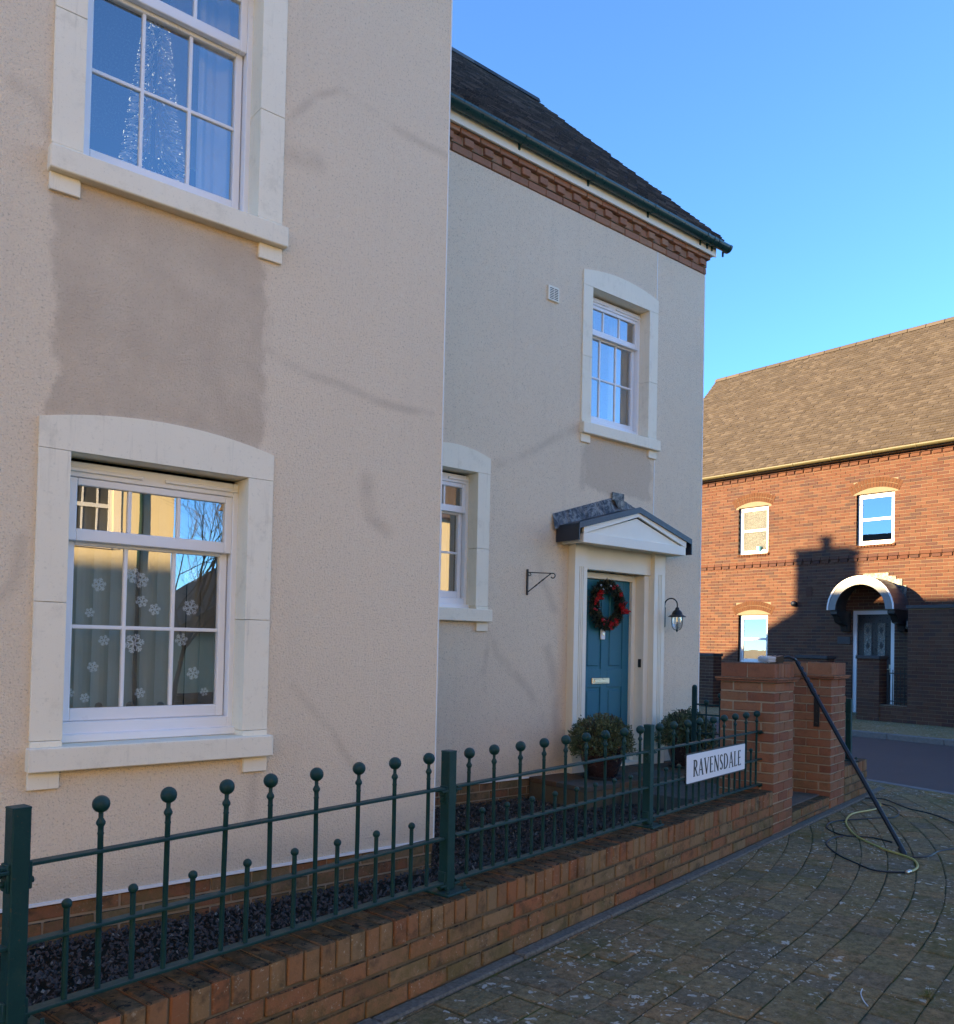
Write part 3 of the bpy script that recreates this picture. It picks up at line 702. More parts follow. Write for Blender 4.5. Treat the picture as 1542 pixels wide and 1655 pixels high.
# ------------------------------------------------------------------ street nameplate
LET = {}
def letter_polys(ch):
    S, T = .135, .055                                     # thick and thin strokes
    out = []
    def st(p, q, w, w2=None):
        p, q = Vector(p), Vector(q); d = (q-p).normalized(); nn = Vector((-d.y, d.x)); w2 = w if w2 is None else w2
        out.append([tuple(p-nn*w/2), tuple(q-nn*w2/2), tuple(q+nn*w2/2), tuple(p+nn*w/2)])
    def arc(c, rx, ry, a0, a1, w0, wm, n=14):
        for i in range(n):
            t0, t1 = a0+(a1-a0)*i/n, a0+(a1-a0)*(i+1)/n
            W = [w0+(wm-w0)*abs(math.cos(t)) for t in (t0, t1)]
            q = []
            for t, w in zip((t0, t1), W): q.append(((c[0]+(rx-w/2)*math.cos(t), c[1]+(ry-w/2)*math.sin(t)), (c[0]+(rx+w/2)*math.cos(t), c[1]+(ry+w/2)*math.sin(t))))
            out.append([q[0][0], q[1][0], q[1][1], q[0][1]])
    def serif(x, y, w=.2): st((x-w/2, y), (x+w/2, y), .035)
    h = 1.0
    if ch == 'R':
        w = .58; st((.12, 0), (.12, h), S); serif(.12, .017, .24); st((.02, .983), (.2, .983), .035); arc((.2, .74), .25, .235, PI/2, -PI/2, T, S); st((.12, .98), (.22, .98), T); st((.12, .505), (.24, .505), T); st((.26, .51), (.56, .0), S*.95, S*.6); 
    elif ch == 'A':
        w = .66; st((.30, 1.0), (.07, 0), T); st((.30, 1.0), (.58, 0), S); st((.15, .33), (.48, .33), T); serif(.07, .017, .16); serif(.58, .017, .2)
    elif ch == 'V':
        w = .64; st((.07, 1.0), (.34, 0), S); st((.57, 1.0), (.34, 0), T); serif(.07, .983, .2); serif(.57, .983, .16)
    elif ch == 'E':
        w = .50; st((.12, 0), (.12, h), S); 
        for y, e in ((.975, .42), (.52, .36), (.025, .45)): st((.1, y), (e, y), .05)
        st((.42, .9), (.42, 1.0), .03); st((.45, 0), (.46, .12), .03); st((.36, .46), (.36, .58), .03)
    elif ch == 'N':
        w = .72; st((.11, 0), (.11, h), T); st((.09, 1.0), (.60, 0), S); st((.61, 0), (.61, h), T); serif(.11, .017, .18); serif(.61, .983, .18); serif(.06, .983, .14)
    elif ch == 'S':
        w = .46; arc((.23, .745), .155, .215, PI*.18, PI*1.32, T, S*.9); arc((.22, .255), .165, .215, PI*.34, -PI*.82, T, S*.9); st((.135, .60), (.315, .40), S*.95)
    elif ch == 'D':
        w = .70; st((.12, 0), (.12, h), S); arc((.22, .5), .36, .47, PI/2, -PI/2, T, S); st((.05, .972), (.23, .972), T); st((.05, .028), (.23, .028), T)
    elif ch == 'L':
        w = .48; st((.12, 0), (.12, h), S); serif(.12, .983, .24); st((.1, .025), (.44, .025), .05); st((.44, 0), (.45, .13), .03)
    return out, w
sg0, sg1, sz0, sz1 = 5.12, 6.115, .53, .733
sgn = fthing('street_nameplate', 'white street nameplate with black serif lettering fixed to the railing', 'street sign', sg0, CF_-.032, sz0)
SW, SH = sg1-sg0, sz1-sz0
def rrect(x0, x1, z0, z1, r, n=4):
    pts = []
    for cx_, cz_, a0 in ((x1-r, z1-r, 0), (x0+r, z1-r, PI/2), (x0+r, z0+r, PI), (x1-r, z0+r, 1.5*PI)):
        for i in range(n+1): a = a0+PI/2*i/n; pts.append((cx_+r*math.cos(a), cz_+r*math.sin(a)))
    return pts
part('border_plate', MB().prism(rrect(0, SW, 0, SH, .014), lambda u, v, d: (u, d, v), .0, .006), M['ink'], sgn)
part('face', MB().prism(rrect(.009, SW-.009, .009, SH-.009, .010), lambda u, v, d: (u, d, v), -.0025, .001), M['signface'], sgn)
part('backing_frame', MB().box(.02, SW-.02, .006, .022, SH-.03, SH-.012).box(.02, SW-.02, .006, .022, .012, .03), M['black'], sgn)
word = 'RAVENSDALE'; adv = [letter_polys(c)[1] for c in word]; tot = sum(adv)+.10*(len(word)-1)
lh = .108; lx = (SW-.19)/tot; x = .105
for c_, w_ in zip(word, adv):
    mb = MB(); polys, _ = letter_polys(c_)
    for pl in polys: mb.prism([(x+u*lx, .046+v*lh) for u, v in pl], lambda u, v, d: (u, d, v), -.0042, -.002)
    part('letter', mb, M['ink'], sgn); x += (w_+.10)*lx

# ------------------------------------------------------------------ window-cleaning pole, brush and hoses
foot = onZ(1462, 1383, .0); footF = toF(foot)
top = FW(PIL1+PW+.012, C0-.012, 1.325)
pole = thing('water_fed_pole', 'black telescopic window-cleaning pole leaning on the near brick pillar', 'cleaning pole', foot)
d = (top-foot).normalized(); Lp = (top-foot).length
def pt(t): return d*(t*Lp)
pm = MB(); pm.tube([pt(0)+Vector((0, 0, .014)), pt(.82)], .0165, 14); part('pole_section', pm, M['carbon'], pole)
part('foot_bung', MB().tube([Vector((0, 0, .004)), pt(.035)+Vector((0, 0, .0))], .0195, 12), M['rubber'], pole)
for i in range(6):
    t0 = .82+i*.032
    o = part('clamp_collar', MB().tube([pt(t0-.006), pt(t0+.018)], .0205-i*.0012, 12), M['carbon'], pole)
    lv = MB(); sidev = d.cross(Vector((0, 0, 1))).normalized(); nv = sidev.cross(d); q = pt(t0+.006)-nv*.0*1 + CR*.019; lv.tube([q, q+d*.026+CR*.004], .006, 6); part('clamp_lever', lv, M['slatep'], o)
    part('pole_section', MB().tube([pt(t0+.015), pt(t0+.036)], .0155-i*.0012, 12), M['carbon'], pole)
# gooseneck and brush lying on the pillar cap
bz = 1.309
neck0 = pt(1.01); bdir = -Vector((CR.x, CR.y, 0)).normalized(); nb = FW(PIL1+PW, C0, 0); hw = nb+bdir*.12+Vector((0, 0, bz+.04))-foot; bc = nb+bdir*.165+Vector((0, 0, bz))-foot
part('gooseneck', MB().tube([neck0, FW(PIL1+PW-.01, C0-.0, 1.345)-foot, nb+bdir*.05+Vector((0, 0, 1.362))-foot, hw], [.011, .012, .011, .010], 8), M['black'], pole)
side = Vector((-bdir.y, bdir.x, 0))
bb = MB(); W_ = .13
def bxyz(u, v, w): q = bc+bdir*u+side*v+Vector((0, 0, w)); return (q.x, q.y, q.z)
bb.prism([(-.03, .012), (.03, .004), (.03, .052), (-.03, .062)], lambda u, w, v: bxyz(u, v, w), -W_, W_)
part('brush_block', bb, M['black'], pole)
rr = random.Random(5); bs = MB()
for i in range(300):
    v = rr.uniform(-W_, W_)*.97; w = rr.uniform(.010, .05); L_ = rr.uniform(.055, .068)
    p0 = Vector(bxyz(.028, v, w)); p1 = Vector(bxyz(.028+L_, v+rr.gauss(0, .006), max(.003, w+rr.gauss(0, .006)))); bs.tube([p0, p1], .0022, 3, False)
part('bristle', bs, M['bristle'], pole, kind='stuff')
jets = MB()
for v in (-.05, .05): jets.tube([Vector(bxyz(-.02, v, .056)), Vector(bxyz(.02, v, .075))], .005, 6)
part('water_jet', jets, M['black'], pole)
def smooth_path(pts, n=10):
    out = []; P = [Vector(p) for p in pts]
    for i in range(len(P)-1):
        p0, p1, p2, p3 = P[max(i-1, 0)], P[i], P[i+1], P[min(i+2, len(P)-1)]
        for k in range(n):
            t = k/n; out.append(.5*((2*p1)+(p2-p0)*t+(2*p0-5*p1+4*p2-p3)*t*t+(3*p1-p0-3*p2+p3)*t**3))
    return out+[P[-1]]
def hpts(l, z): return [onZ(1240+a/4.414, 1280+b/4.414, z) for a, b in l]
def hose(name, label, paths, r, mat, z):
    t = None
    pts = smooth_path(hpts(paths[0], z), 8); base = Vector((pts[0].x, pts[0].y, 0))
    t = thing(name, label, 'hose', base)
    for p in paths:
        pts = smooth_path(hpts(p, z), 8); wpart('tube', MB().tube(pts, r, 8), mat, t)
    return t
yh = hose('yellow_hose', 'yellow water hose curling across the pavement to the foot of the pole', [[(1030, 566), (1066, 545), (1072, 515), (1040, 480), (980, 455), (900, 430), (780, 385), (640, 315), (580, 255), (563, 205), (610, 155), (760, 125), (803, 105), (806, 82), (778, 60)]], .0075, M['yhose'], .010)
cb = onZ(1240+1010/4.414, 1280+570/4.414, .012)
part('brass_coupling', MB().lathe([(.007, -.035), (.012, -.03), (.012, -.008), (.009, -.006), (.013, 0), (.013, .02), (.008, .025)], (0, 0, 0), 10, 'X').off((-(cb-yh.location)).to_tuple()), M['chrome'], yh)
hose('thin_black_hose', 'thin black hose trailing off the right edge behind the pole', [[(700, 42), (780, 45), (860, 58), (1000, 115), (1150, 150), (1270, 190), (1380, 240)]], .0058, M['rubber'], .007)
hose('thin_black_hose', 'thin black hose looping forward to the brass coupling', [[(1010, 572), (850, 570), (740, 552), (640, 510), (520, 455), (440, 395), (425, 358), (470, 328), (540, 315)], [(1400, 400), (1333, 404), (1220, 425), (1150, 460), (1040, 466), (985, 450)]], .0058, M['rubber'], .007)
hose('thin_black_hose', 'thin black hose loop lying under the yellow hose near the wall', [[(820, 85), (900, 108), (940, 150), (900, 182), (780, 187), (600, 198), (470, 212), (425, 240), (445, 272), (540, 308), (640, 318), (750, 325), (890, 358)]], .0058, M['rubber'], .006)

# ------------------------------------------------------------------ rendered houses
def wall_holes(x0, x1, z0, z1, yf, th, holes, mb=None):
    """front wall in the XZ plane with rectangular holes, closed solid"""
    mb = mb or MB(); xs = sorted({x0, x1, *[h[0] for h in holes], *[h[1] for h in holes]}); zs = sorted({z0, z1, *[h[2] for h in holes], *[h[3] for h in holes]})
    for i in range(len(xs)-1):
        for j in range(len(zs)-1):
            cx_, cz_ = (xs[i]+xs[i+1])/2, (zs[j]+zs[j+1])/2
            if any(h[0] < cx_ < h[1] and h[2] < cz_ < h[3] for h in holes): continue
            for y in (yf, yf+th): mb.add([(xs[i], y, zs[j]), (xs[i+1], y, zs[j]), (xs[i+1], y, zs[j+1]), (xs[i], y, zs[j+1])], [(0, 1, 2, 3) if y == yf else (3, 2, 1, 0)])
    def tunnel(a, b, c, d, inward):
        vs = [(a, yf, c), (b, yf, c), (b, yf, d), (a, yf, d), (a, yf+th, c), (b, yf+th, c), (b, yf+th, d), (a, yf+th, d)]
        fs = [(0, 1, 5, 4), (1, 2, 6, 5), (2, 3, 7, 6), (3, 0, 4, 7)]
        mb.add(vs, [f[::-1] for f in fs] if inward else fs)
    tunnel(x0, x1, z0, z1, True)
    for h in holes: tunnel(*h, False)
    return mb

def stone_window(house, o0, o1, zs, H, Y, cols=3, frame_d=.122, extra=None, rows=2, top=True, label=None):
    """o0..o1 outer surround, zs underside of sill, H sill underside to lintel joint. Returns the wall hole."""
    base = house.location
    i0, i1 = o0+.142, o1-.145; zj = zs+H; zst = zs+.112; y0 = Y-.014
    fy = Y+frame_d
    # outer frame is the window itself
    f0, f1, g0, g1 = i0-.03, i1+.03, zst-.01, zj-.02
    fr = MB()
    fw = .028
    fr.cbox(f0, f0+fw+.03, fy, fy+.09, g0, g1, .004).cbox(f1-fw-.03, f1, fy, fy+.09, g0, g1, .004)
    fr.cbox(f0+fw+.03, f1-fw-.03, fy, fy+.068, g1-.075, g1, .004).cbox(f0+fw+.03, f1-fw-.03, fy, fy+.088, g0, g0+.108, .004)
    fr.cbox(i0-.02, i1+.02, fy-.035, fy+.01, zst+.002, zst+.042, .004)
    w = wpart('window', fr, M['upvc'], house)
    if label: w['label'] = label
    def sub(n, mb, m, **k): return wpart(n, mb, m, house, parent=w, **k)
    # stone dressings
    n = 16; cxm = (o0+o1)/2; hw = (o1-o0)/2; rise = .072; R = (hw*hw+rise*rise)/(2*rise); zt = zj+.143
    poly = [(o0, zj+.001), (o1, zj+.001)]+[(cxm+hw*math.cos(PI*0)*(1-2*i/n), zt+rise-R+math.sqrt(R*R-(hw*(1-2*i/n))**2)) for i in range(n+1)]
    sub('lintel', MB().prism(poly, lambda u, v, d: (u, d, v), y0, Y+frame_d+.05), M['stone'])
    zm = zst+(zj-zst)*.47+.02
    for a, b in ((o0, i0), (i1, o1)):
        zmm = zm if a == o0 else zm-.05
        for c, d_ in ((zst+.028, zmm), (zmm, zj)): sub('jamb_block', MB().cbox(a, b, y0, Y+frame_d+.05, c+.0012, d_-.0012, .002), M['stone'])
        sub('sill_stool', MB().cbox(a+.002, b-.002, y0-.006, Y+frame_d+.04, zst-.002, zst+.027, .003), M['stone'])
    sub('sill', MB().cbox(o0-.012, o1+.018, Y-.062, Y+frame_d+.06, zs, zst, .005), M['stone'])
    for a in (o0-.004, o1-.135): sub('corbel', MB().cbox(a, a+.136, Y-.020, Y+.05, zs-.085, zs-.001, .003), M['stone'])
    # trickle vents
    wv = (i1-i0)
    for a, b in ((i0+.005, i0+wv*.42), (i0+wv*.55, i1-.005)): sub('trickle_vent', MB().cbox(a, b, fy-.014, fy+.002, g1-.05, g1-.03, .003), M['upvc'])
    # sashes
    zt1 = g1-.077; zmeet = zst+(zj-zst)*.712
    e0, e1 = f0+fw+.03, f1-fw-.03
    def sash(nm, x0, x1, z0, z1, yy, nc, nr, fwid, bot):
        mb = MB().cbox(x0, x0+fwid, yy, yy+.04, z0, z1, .004).cbox(x1-fwid, x1, yy, yy+.04, z0, z1, .004)
        mb.cbox(x0+fwid, x1-fwid, yy+.001, yy+.039, z1-.036, z1, .004).cbox(x0+fwid, x1-fwid, yy+.001, yy+.039, z0, z0+bot, .004)
        s_ = sub(nm, mb, M['upvc'])
        px0, px1, pz0, pz1 = x0+fwid, x1-fwid, z0+bot, z1-.036; bw = .019
        for k in range(1, nc): xx = px0+(px1-px0)*k/nc; sub('glazing_bar', MB().cbox(xx-bw/2, xx+bw/2, yy+.007, yy+.034, pz0, pz1, .003), M['upvc'])
        for k in range(1, nr): zz = pz0+(pz1-pz0)*k/nr; sub('glazing_bar', MB().cbox(px0, px1, yy+.008, yy+.033, zz-bw/2, zz+bw/2, .003), M['upvc'])
        for i in range(nc):
            for j in range(nr):
                a, b = px0+(px1-px0)*i/nc, px0+(px1-px0)*(i+1)/nc; c, d_ = pz0+(pz1-pz0)*j/nr, pz0+(pz1-pz0)*(j+1)/nr
                sub('pane', MB().add([(a, yy+.02, c), (b, yy+.02, c), (b, yy+.02, d_), (a, yy+.02, d_)], [(0, 1, 2, 3)]), M['glass'], fix=False)
    sash('top_sash', e0, e1, zmeet-.005, zt1, fy+.004, cols, 1, .040, .060)
    sash('bottom_sash', e0+.005, e1-.005, g0+.109, zmeet+.014, fy+.046, cols, rows, .040, .062)
    if extra: extra(sub, i0, i1, zst, zj, fy+.11)
    return (o0+.05, o1-.05, zs+.04, zj+.04)

def snowflake(sub, x, z, y, r):
    mb = MB(); n = 6
    def bar(p, q, w):
        dx, dz = q[0]-p[0], q[1]-p[1]; L = math.hypot(dx, dz); nx, nz = -dz/L*w/2, dx/L*w/2
        mb.add([(p[0]-nx, y, p[1]-nz), (q[0]-nx, y, q[1]-nz), (q[0]+nx, y, q[1]+nz), (p[0]+nx, y, p[1]+nz)], [(0, 1, 2, 3)])
    for k in range(n):
        a = PI/3*k+.2; e = (x+r*math.cos(a), z+r*math.sin(a)); bar((x, z), e, r*.15)
        for f, l in ((.45, .4), (.72, .3)):
            c = (x+r*f*math.cos(a), z+r*f*math.sin(a))
            for s_ in (-1, 1): bar(c, (c[0]+r*l*math.cos(a+s_*.9), c[1]+r*l*math.sin(a+s_*.9)), r*.13)
    sub('snowflake_sticker', mb, M['sticker'], fix=False)
def blinds(sub, i0, i1, z0, z1, y):
    x = i0-.03; k = 0
    while x < i1+.03:
        an = .42+.05*math.sin(k*1.7); w = .105
        mb = MB(); dx, dy = w/2*math.cos(an), w/2*math.sin(an)
        cx_ = x+.04
        for q in range(4):
            t0, t1 = -1+q*.5, -1+(q+1)*.5; bow = lambda t: .008*(1-t*t)
            mb.add([(cx_+dx*t0, y+.1+dy*t0+bow(t0), z0+.02), (cx_+dx*t1, y+.1+dy*t1+bow(t1), z0+.02), (cx_+dx*t1, y+.1+dy*t1+bow(t1), z1), (cx_+dx*t0, y+.1+dy*t0+bow(t0), z1)], [(0, 1, 2, 3)], True)
        sub('blind_slat', mb, M['blind'], fix=False); x += .082; k += 1
    for px, py, r in ((160, 945, .045), (228, 938, .05), (216, 930, .05), (310, 930, .05), (229, 972, .04), (308, 982, .055), (145, 990, .03), (168, 1035, .035), (217, 1040, .065), (293, 1034, .045), (150, 1078, .035), (312, 1088, .045), (226, 1120, .035), (112, 1120, .03), (137, 1128, .03), (250, 985, .04), (330, 1118, .03)):
        q = onY(px, py, y-.036); snowflake(sub, q.x, q.z, y-.036, r*.8)
def curtain(sub, x0, x1, z0, z1, y, amp=.025, k=38):
    mb = MB(); n = 40
    for i in range(n):
        a, b = x0+(x1-x0)*i/n, x0+(x1-x0)*(i+1)/n; f = lambda x: y+amp*math.sin(k*x)+.012*math.sin(k*2.3*x)
        mb.add([(a, f(a), z0), (b, f(b), z0), (b, f(b), z1), (a, f(a), z1)], [(0, 1, 2, 3)], True)
    sub('curtain', mb, M['curtain'], fix=False)
def curt_l(sub, i0, i1, z0, z1, y):
    curtain(sub, i1-.22, i1+.06, z0, z1, y+.12); curtain(sub, i0-.06, i0+.10, z0, z1, y+.12)
def curt_r(sub, i0, i1, z0, z1, y):
    curtain(sub, i1-.22, i1+.06, z0, z1, y+.12); curtain(sub, i0-.06, i0+.16, z0, z1, y+.12)
def curt_s(sub, i0, i1, z0, z1, y): curtain(sub, i0-.05, i1+.05, z0, z1, y+.15, .012, 26)

EZ = 5.75                                                 # underside of the eaves brickwork
# -- front wing
hA = thing('terraced_house', 'beige rendered front wing with two tall stone-framed windows, left of the photo', 'house', (0, Y1, 0), 0, 'beige rendered houses')
holes = []
h1 = stone_window(hA, .925, 2.112, .779, 1.514, Y1, extra=blinds, label='lower window with vertical blinds and snowflake stickers')
h2 = stone_window(hA, .937, 2.124, 3.594, 1.514, Y1, extra=curt_l, label='upper window mirroring blue sky, pale curtains inside')
wA = wall_holes(-2.6, XW, .160, 5.75, Y1, .30, [h1, h2])
wA.box(XW-.30, XW, Y1+.30, 11.0, .16, 5.75); wA.box(-2.6, -2.3, Y1+.30, 11.0, .16, 5.75); wA.box(-2.3, XW-.3, 10.7, 11.0, .16, 5.75)
wpart('wall', wA, M['render'], hA)
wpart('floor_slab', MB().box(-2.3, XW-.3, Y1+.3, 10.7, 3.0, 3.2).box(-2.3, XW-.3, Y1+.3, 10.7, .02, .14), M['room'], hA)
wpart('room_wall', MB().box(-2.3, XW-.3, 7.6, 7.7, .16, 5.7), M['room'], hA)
# -- set-back house with the door
hB = thing('terraced_house', 'set-back beige rendered house with the teal front door and dark tiled roof', 'house', (5.8, Y2, 0), 0, 'beige rendered houses')
h3 = stone_window(hB, 6.18, 7.37, 3.548, 1.514, Y2, extra=curt_r, label='upper window above the front door')
h4 = stone_window(hB, 4.18, 4.998, 1.612, 1.345, Y2, cols=2, extra=curt_s, label='narrow window half hidden behind the corner')
DX0, DX1 = 6.223, 7.278
h5 = (DX0-.02, DX1+.02, .155, 2.34)
wB = wall_holes(XW-.02, XE, .160, 5.75, Y2, .30, [h3, h4, (h5[0], h5[1], .160, 2.34)])
wB.box(XE-.30, XE, Y2+.30, 11.88, .16, 5.75); wB.box(XW-.02, XW+.2, Y2+.30, 11.88, .16, 5.75); wB.box(XW+.2, XE-.3, 11.6, 11.88, .16, 5.75)
gab = [(Y2, 5.75), (11.88, 5.75), (8.865, 8.86)]
wB.prism(gab, lambda u, v, d: (d, u, v), XE-.28, XE-.002)
wpart('wall', wB, M['render'], hB)
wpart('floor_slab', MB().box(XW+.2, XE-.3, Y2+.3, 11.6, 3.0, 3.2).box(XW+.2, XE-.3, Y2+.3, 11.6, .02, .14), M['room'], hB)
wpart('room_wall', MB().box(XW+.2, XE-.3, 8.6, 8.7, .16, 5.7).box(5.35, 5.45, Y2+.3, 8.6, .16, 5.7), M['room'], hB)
# beads
wpart('render_bead', MB().box(-2.6, XW+.006, Y1-.012, Y1+.02, .152, .166), M['bead'], hA)
wpart('corner_bead', MB().box(XW-.004, XW+.004, Y1-.004, Y1+.02, .166, 5.74), M['bead'], hA)
wpart('render_bead', MB().box(XW, DX0-.19, Y2-.012, Y2+.02, .152, .166), M['bead'], hB)
wpart('render_bead', MB().box(DX1+.19, XE+.004, Y2-.012, Y2+.02, .152, .166), M['bead'], hB)
wpart('joint_bead', MB().box(7.346, 7.358, Y2-.005, Y2+.02, .17, 5.745), M['bead'], hB)
wpart('corner_bead', MB().box(XE-.010, XE+.004, Y2-.004, Y2+.02, .17, 5.74), M['bead'], hB)
# plinth bricks
def plinth(house, x0, x1, Y):
    wpart('plinth_core', MB().box(x0, x1-.008, Y+.008, Y+.28, -.06, .152), M['pmortar'], house)
    b = house.location
    for r in range(3):
        x = x0-.116*(r % 2); z = .152-.075*(r+.5)
        while x < x1:
            a, c = max(x, x0), min(x+.232, x1)
            if c-a > .03: brick(house, ((a+c)/2-b.x, Y+.052-b.y, z-b.z), (c-a-.010, .1, .065), M['gbrick'])
            x += .232
plinth(hA, .2, XW, Y1); plinth(hB, XW+.05, DX0-.17, Y2)
# eaves: corbelled bricks, fascia, gutter, roof
def eaves(house, x0, x1, Y, gx1):
    b = house.location
    wpart('eaves_core', MB().box(x0, x1-.004, Y+.006, Y+.28, EZ+.001, 6.02).box(x0, x1-.004, Y-.018, Y+.05, EZ+.078, 5.90), M['pmortar'], house)
    x = x0; i = 0
    while x < x1-.02:
        c = min(x+.232, x1)
        brick(house, ((x+c)/2-b.x, Y+.035-b.y, EZ+.0375-b.z), (c-x-.009, .10, .066), M['ebrick'])
        for q in (0, 1):
            a0 = x+.116*q; 
            if a0+.116 <= x1+.02: brick(house, (a0+.058-b.x, Y+(.002 if q else .03)-b.y, EZ+.1135-b.z), (.107, .10, .066), M['ebrick'])
        brick(house, ((x+c)/2+.058-b.x if c+.058 < x1+.05 else (x+c)/2-b.x, Y-.015-b.y, EZ+.182-b.z), (c-x-.009, .10, .055), M['ebrick'])
        x += .232; i += 1
    wpart('fascia', MB().cbox(x0, gx1-.14, Y-.105, Y-.085, 5.945, 6.09, .003).box(x0, gx1-.15, Y-.085, Y+.05, 5.956, 5.968), M['whitepaint'], house)
    gy, gz_, gr_ = Y-.168, 6.075, .062
    prof = [(gr_*math.cos(PI+PI*i/12), gr_*math.sin(PI+PI*i/12)) for i in range(13)]
    prof += [((gr_-.004)*math.cos(2*PI-PI*i/12), (gr_-.004)*math.sin(2*PI-PI*i/12)) for i in range(13)]
    g_ = wpart('gutter', MB().prism(prof, lambda u, v, d: (d, gy+u, gz_+v), x0, gx1), M['gutter'], house)
    pr2 = [(.068*math.cos(PI+PI*i/10), .068*math.sin(PI+PI*i/10)) for i in range(11)]
    xx = gx1-.02
    for xx in [gx1-.02, gx1-.24, gx1-.33]+[gx1-.46-.93*k for k in range(7)]:
        if xx > x0: 
            wpart('gutter_bracket', MB().prism(pr2, lambda u, v, d: (d, gy+u, gz_+v), xx-.016, xx+.016).box(xx-.01, xx+.01, gy+.05, gy+.066, gz_-.09, gz_), M['gutter'], house, parent=g_)
eaves(hB, XW+.02, XE+.01, Y2, 8.43)
eaves(hA, -2.6, XW+.01, Y1, XW+.10)
def tiled_roof(house, name, p0, along, up, nrm, L, S, mat, rnd, tw=.165, ga=.1, lift=.010):
    """p0 lower corner, along the eaves, up the slope"""
    mb = MB(); rows = int(S/ga)
    for r in range(rows):
        s0 = r*ga; o = (r % 2)*tw/2; x = -o
        while x < L:
            a, b = max(x, 0)+.0015, min(x+tw, L)-.0015
            if b-a > .02:
                h0 = lift*1.8+rnd.uniform(-.004, .012); h1 = .003
                sl = rnd.uniform(-.006, .006)
                q = [p0+along*a+up*(s0+sl)+nrm*h0, p0+along*b+up*(s0+sl)+nrm*(h0+rnd.uniform(-.003, .003)), p0+along*b+up*(s0+ga*1.25)+nrm*h1, p0+along*a+up*(s0+ga*1.25)+nrm*h1,
                     p0+along*a+up*(s0+sl)-nrm*.002, p0+along*b+up*(s0+sl)-nrm*.002]
                mb.cur = rnd.random(); mb.add(q, [(0, 1, 2, 3), (4, 5, 1, 0), (4, 0, 3), (1, 5, 2)])
            x += tw
    o_ = wpart(name, mb, mat, house, tint=True, kind='stuff', fix=False); return o_
def roof_deck(house, name, x0, x1, ye, yr, ze, zr, mat):
    t = .06; return wpart(name, MB().prism([(ye, ze), (yr, zr), (2*yr-ye, ze), (2*yr-ye, ze-t), (yr, zr-t*1.4), (ye, ze-t)], lambda u, v, d: (d, u, v), x0, x1), mat, house)
rnd = random.Random(11)
def house_roof(house, x0, x1, ye, yr, ze, zr):
    dk = roof_deck(house, 'roof', x0, x1, ye, yr, ze, zr, M['dtile'])
    up = Vector((0, yr-ye, zr-ze)); S = up.length; up.normalize(); nr = Vector((0, -up.z, up.y))
    t = tiled_roof(house, 'roof_tiles', Vector((x0, ye, ze)), Vector((1, 0, 0)), up, nr, x1-x0, S, M['dtile'], rnd); t.parent = dk
    x = x0
    while x < x1-.05:
        l_ = min(.42, x1-x)
        wpart('ridge_tile', MB().prism([(-.11, -.075), (-.075, .0), (0, .035), (.075, .0), (.11, -.075), (0, -.02)], lambda u, v, d: (d, yr+u, zr+v+.012), x+.004, x+l_-.004), M['dtile'], house, parent=dk); x += .42
house_roof(hB, XW+.0, XE+.085, Y2-.20, 8.865, 6.10, 9.30)
house_roof(hA, -2.7, XW+.085, Y1-.20, 7.62, 6.10, 9.42)
wpart('verge_board', MB().prism([(Y2-.1, 5.97), (8.865, 9.10), (8.865, 9.22), (Y2-.1, 6.10)], lambda u, v, d: (d, u, v), XE+.004, XE+.03), M['whitepaint'], hB)
wpart('gable_wall', MB().prism([(Y1+.02, 5.9), (10.98, 5.9), (7.62, 9.3)], lambda u, v, d: (d, u, v), XW-.28, XW-.004), M['render'], hA)
wpart('gable_wall', MB().prism([(Y2+.02, 5.9), (11.86, 5.9), (8.865, 9.15)], lambda u, v, d: (d, u, v), XE-.27, XE-.006), M['render'], hB)
# wall vent
vt = wpart('wall_vent', MB().cbox(5.68, 5.83, Y2-.022, Y2+.02, 4.76, 4.905, .004), M['creampaint'], hB)
vs_ = MB()
for i in range(7):
    for cxx in (5.70, 5.76):
        vs_.box(cxx, cxx+.05, Y2-.0235, Y2-.021, 4.776+i*.0165, 4.783+i*.0165)
wpart('louvre', vs_, M['dark'], hB, parent=vt)

# -- doorcase, door and canopy
YP = Y2-.092
dcs = wpart('doorcase', MB().cbox(DX0, DX1, Y2-.045, Y2+.06, 2.185, 2.42, .004), M['creampaint'], hB)
def dsub(n_, mb, m, **k): return wpart(n_, mb, m, hB, parent=dcs, **k)
for a, b in ((DX0-.177, DX0), (DX1, DX1+.18)):
    m_ = MB(); z0, z1 = .17, 2.42; fl = .006
    xs = [a]+[a+(b-a)*t for t in (.36, .42, .50, .56, .64, .70)]+[b]
    for i in range(len(xs)-1):
        dpt = YP+(.010 if i % 2 else 0); m_.box(xs[i], xs[i+1], dpt, Y2+.02, .40, 2.20)
    m_.box(a, b, YP-.0015, Y2+.02, 2.20, z1); m_.box(a, b, YP-.0015, Y2+.02, .40-.02, .40)
    dsub('pilaster', m_, M['creampaint'])
    dsub('pilaster_base', MB().cbox(a-.012, b+.012, YP-.016, Y2+.02, .165, .385, .005), M['creampaint'])
dsub('reveal', MB().cbox(DX0+.001, DX0+.075, Y2-.02, Y2+.20, .17, 2.184, .003).cbox(DX1-.075, DX1-.001, Y2-.02, Y2+.20, .17, 2.184, .003), M['creampaint'])
dsub('door_frame', MB().cbox(DX0+.075, DX0+.135, Y2+.10, Y2+.20, .17, 2.18, .003).cbox(DX1-.135, DX1-.075, Y2+.10, Y2+.20, .17, 2.18, .003).cbox(DX0+.135, DX1-.135, Y2+.101, Y2+.199, 2.115, 2.18, .003).box(DX0+.075, DX1-.075, Y2-.02, Y2+.2, .155, .195), M['creampaint'])
YD = Y2+.135; a0, a1 = DX0+.136, DX1-.136
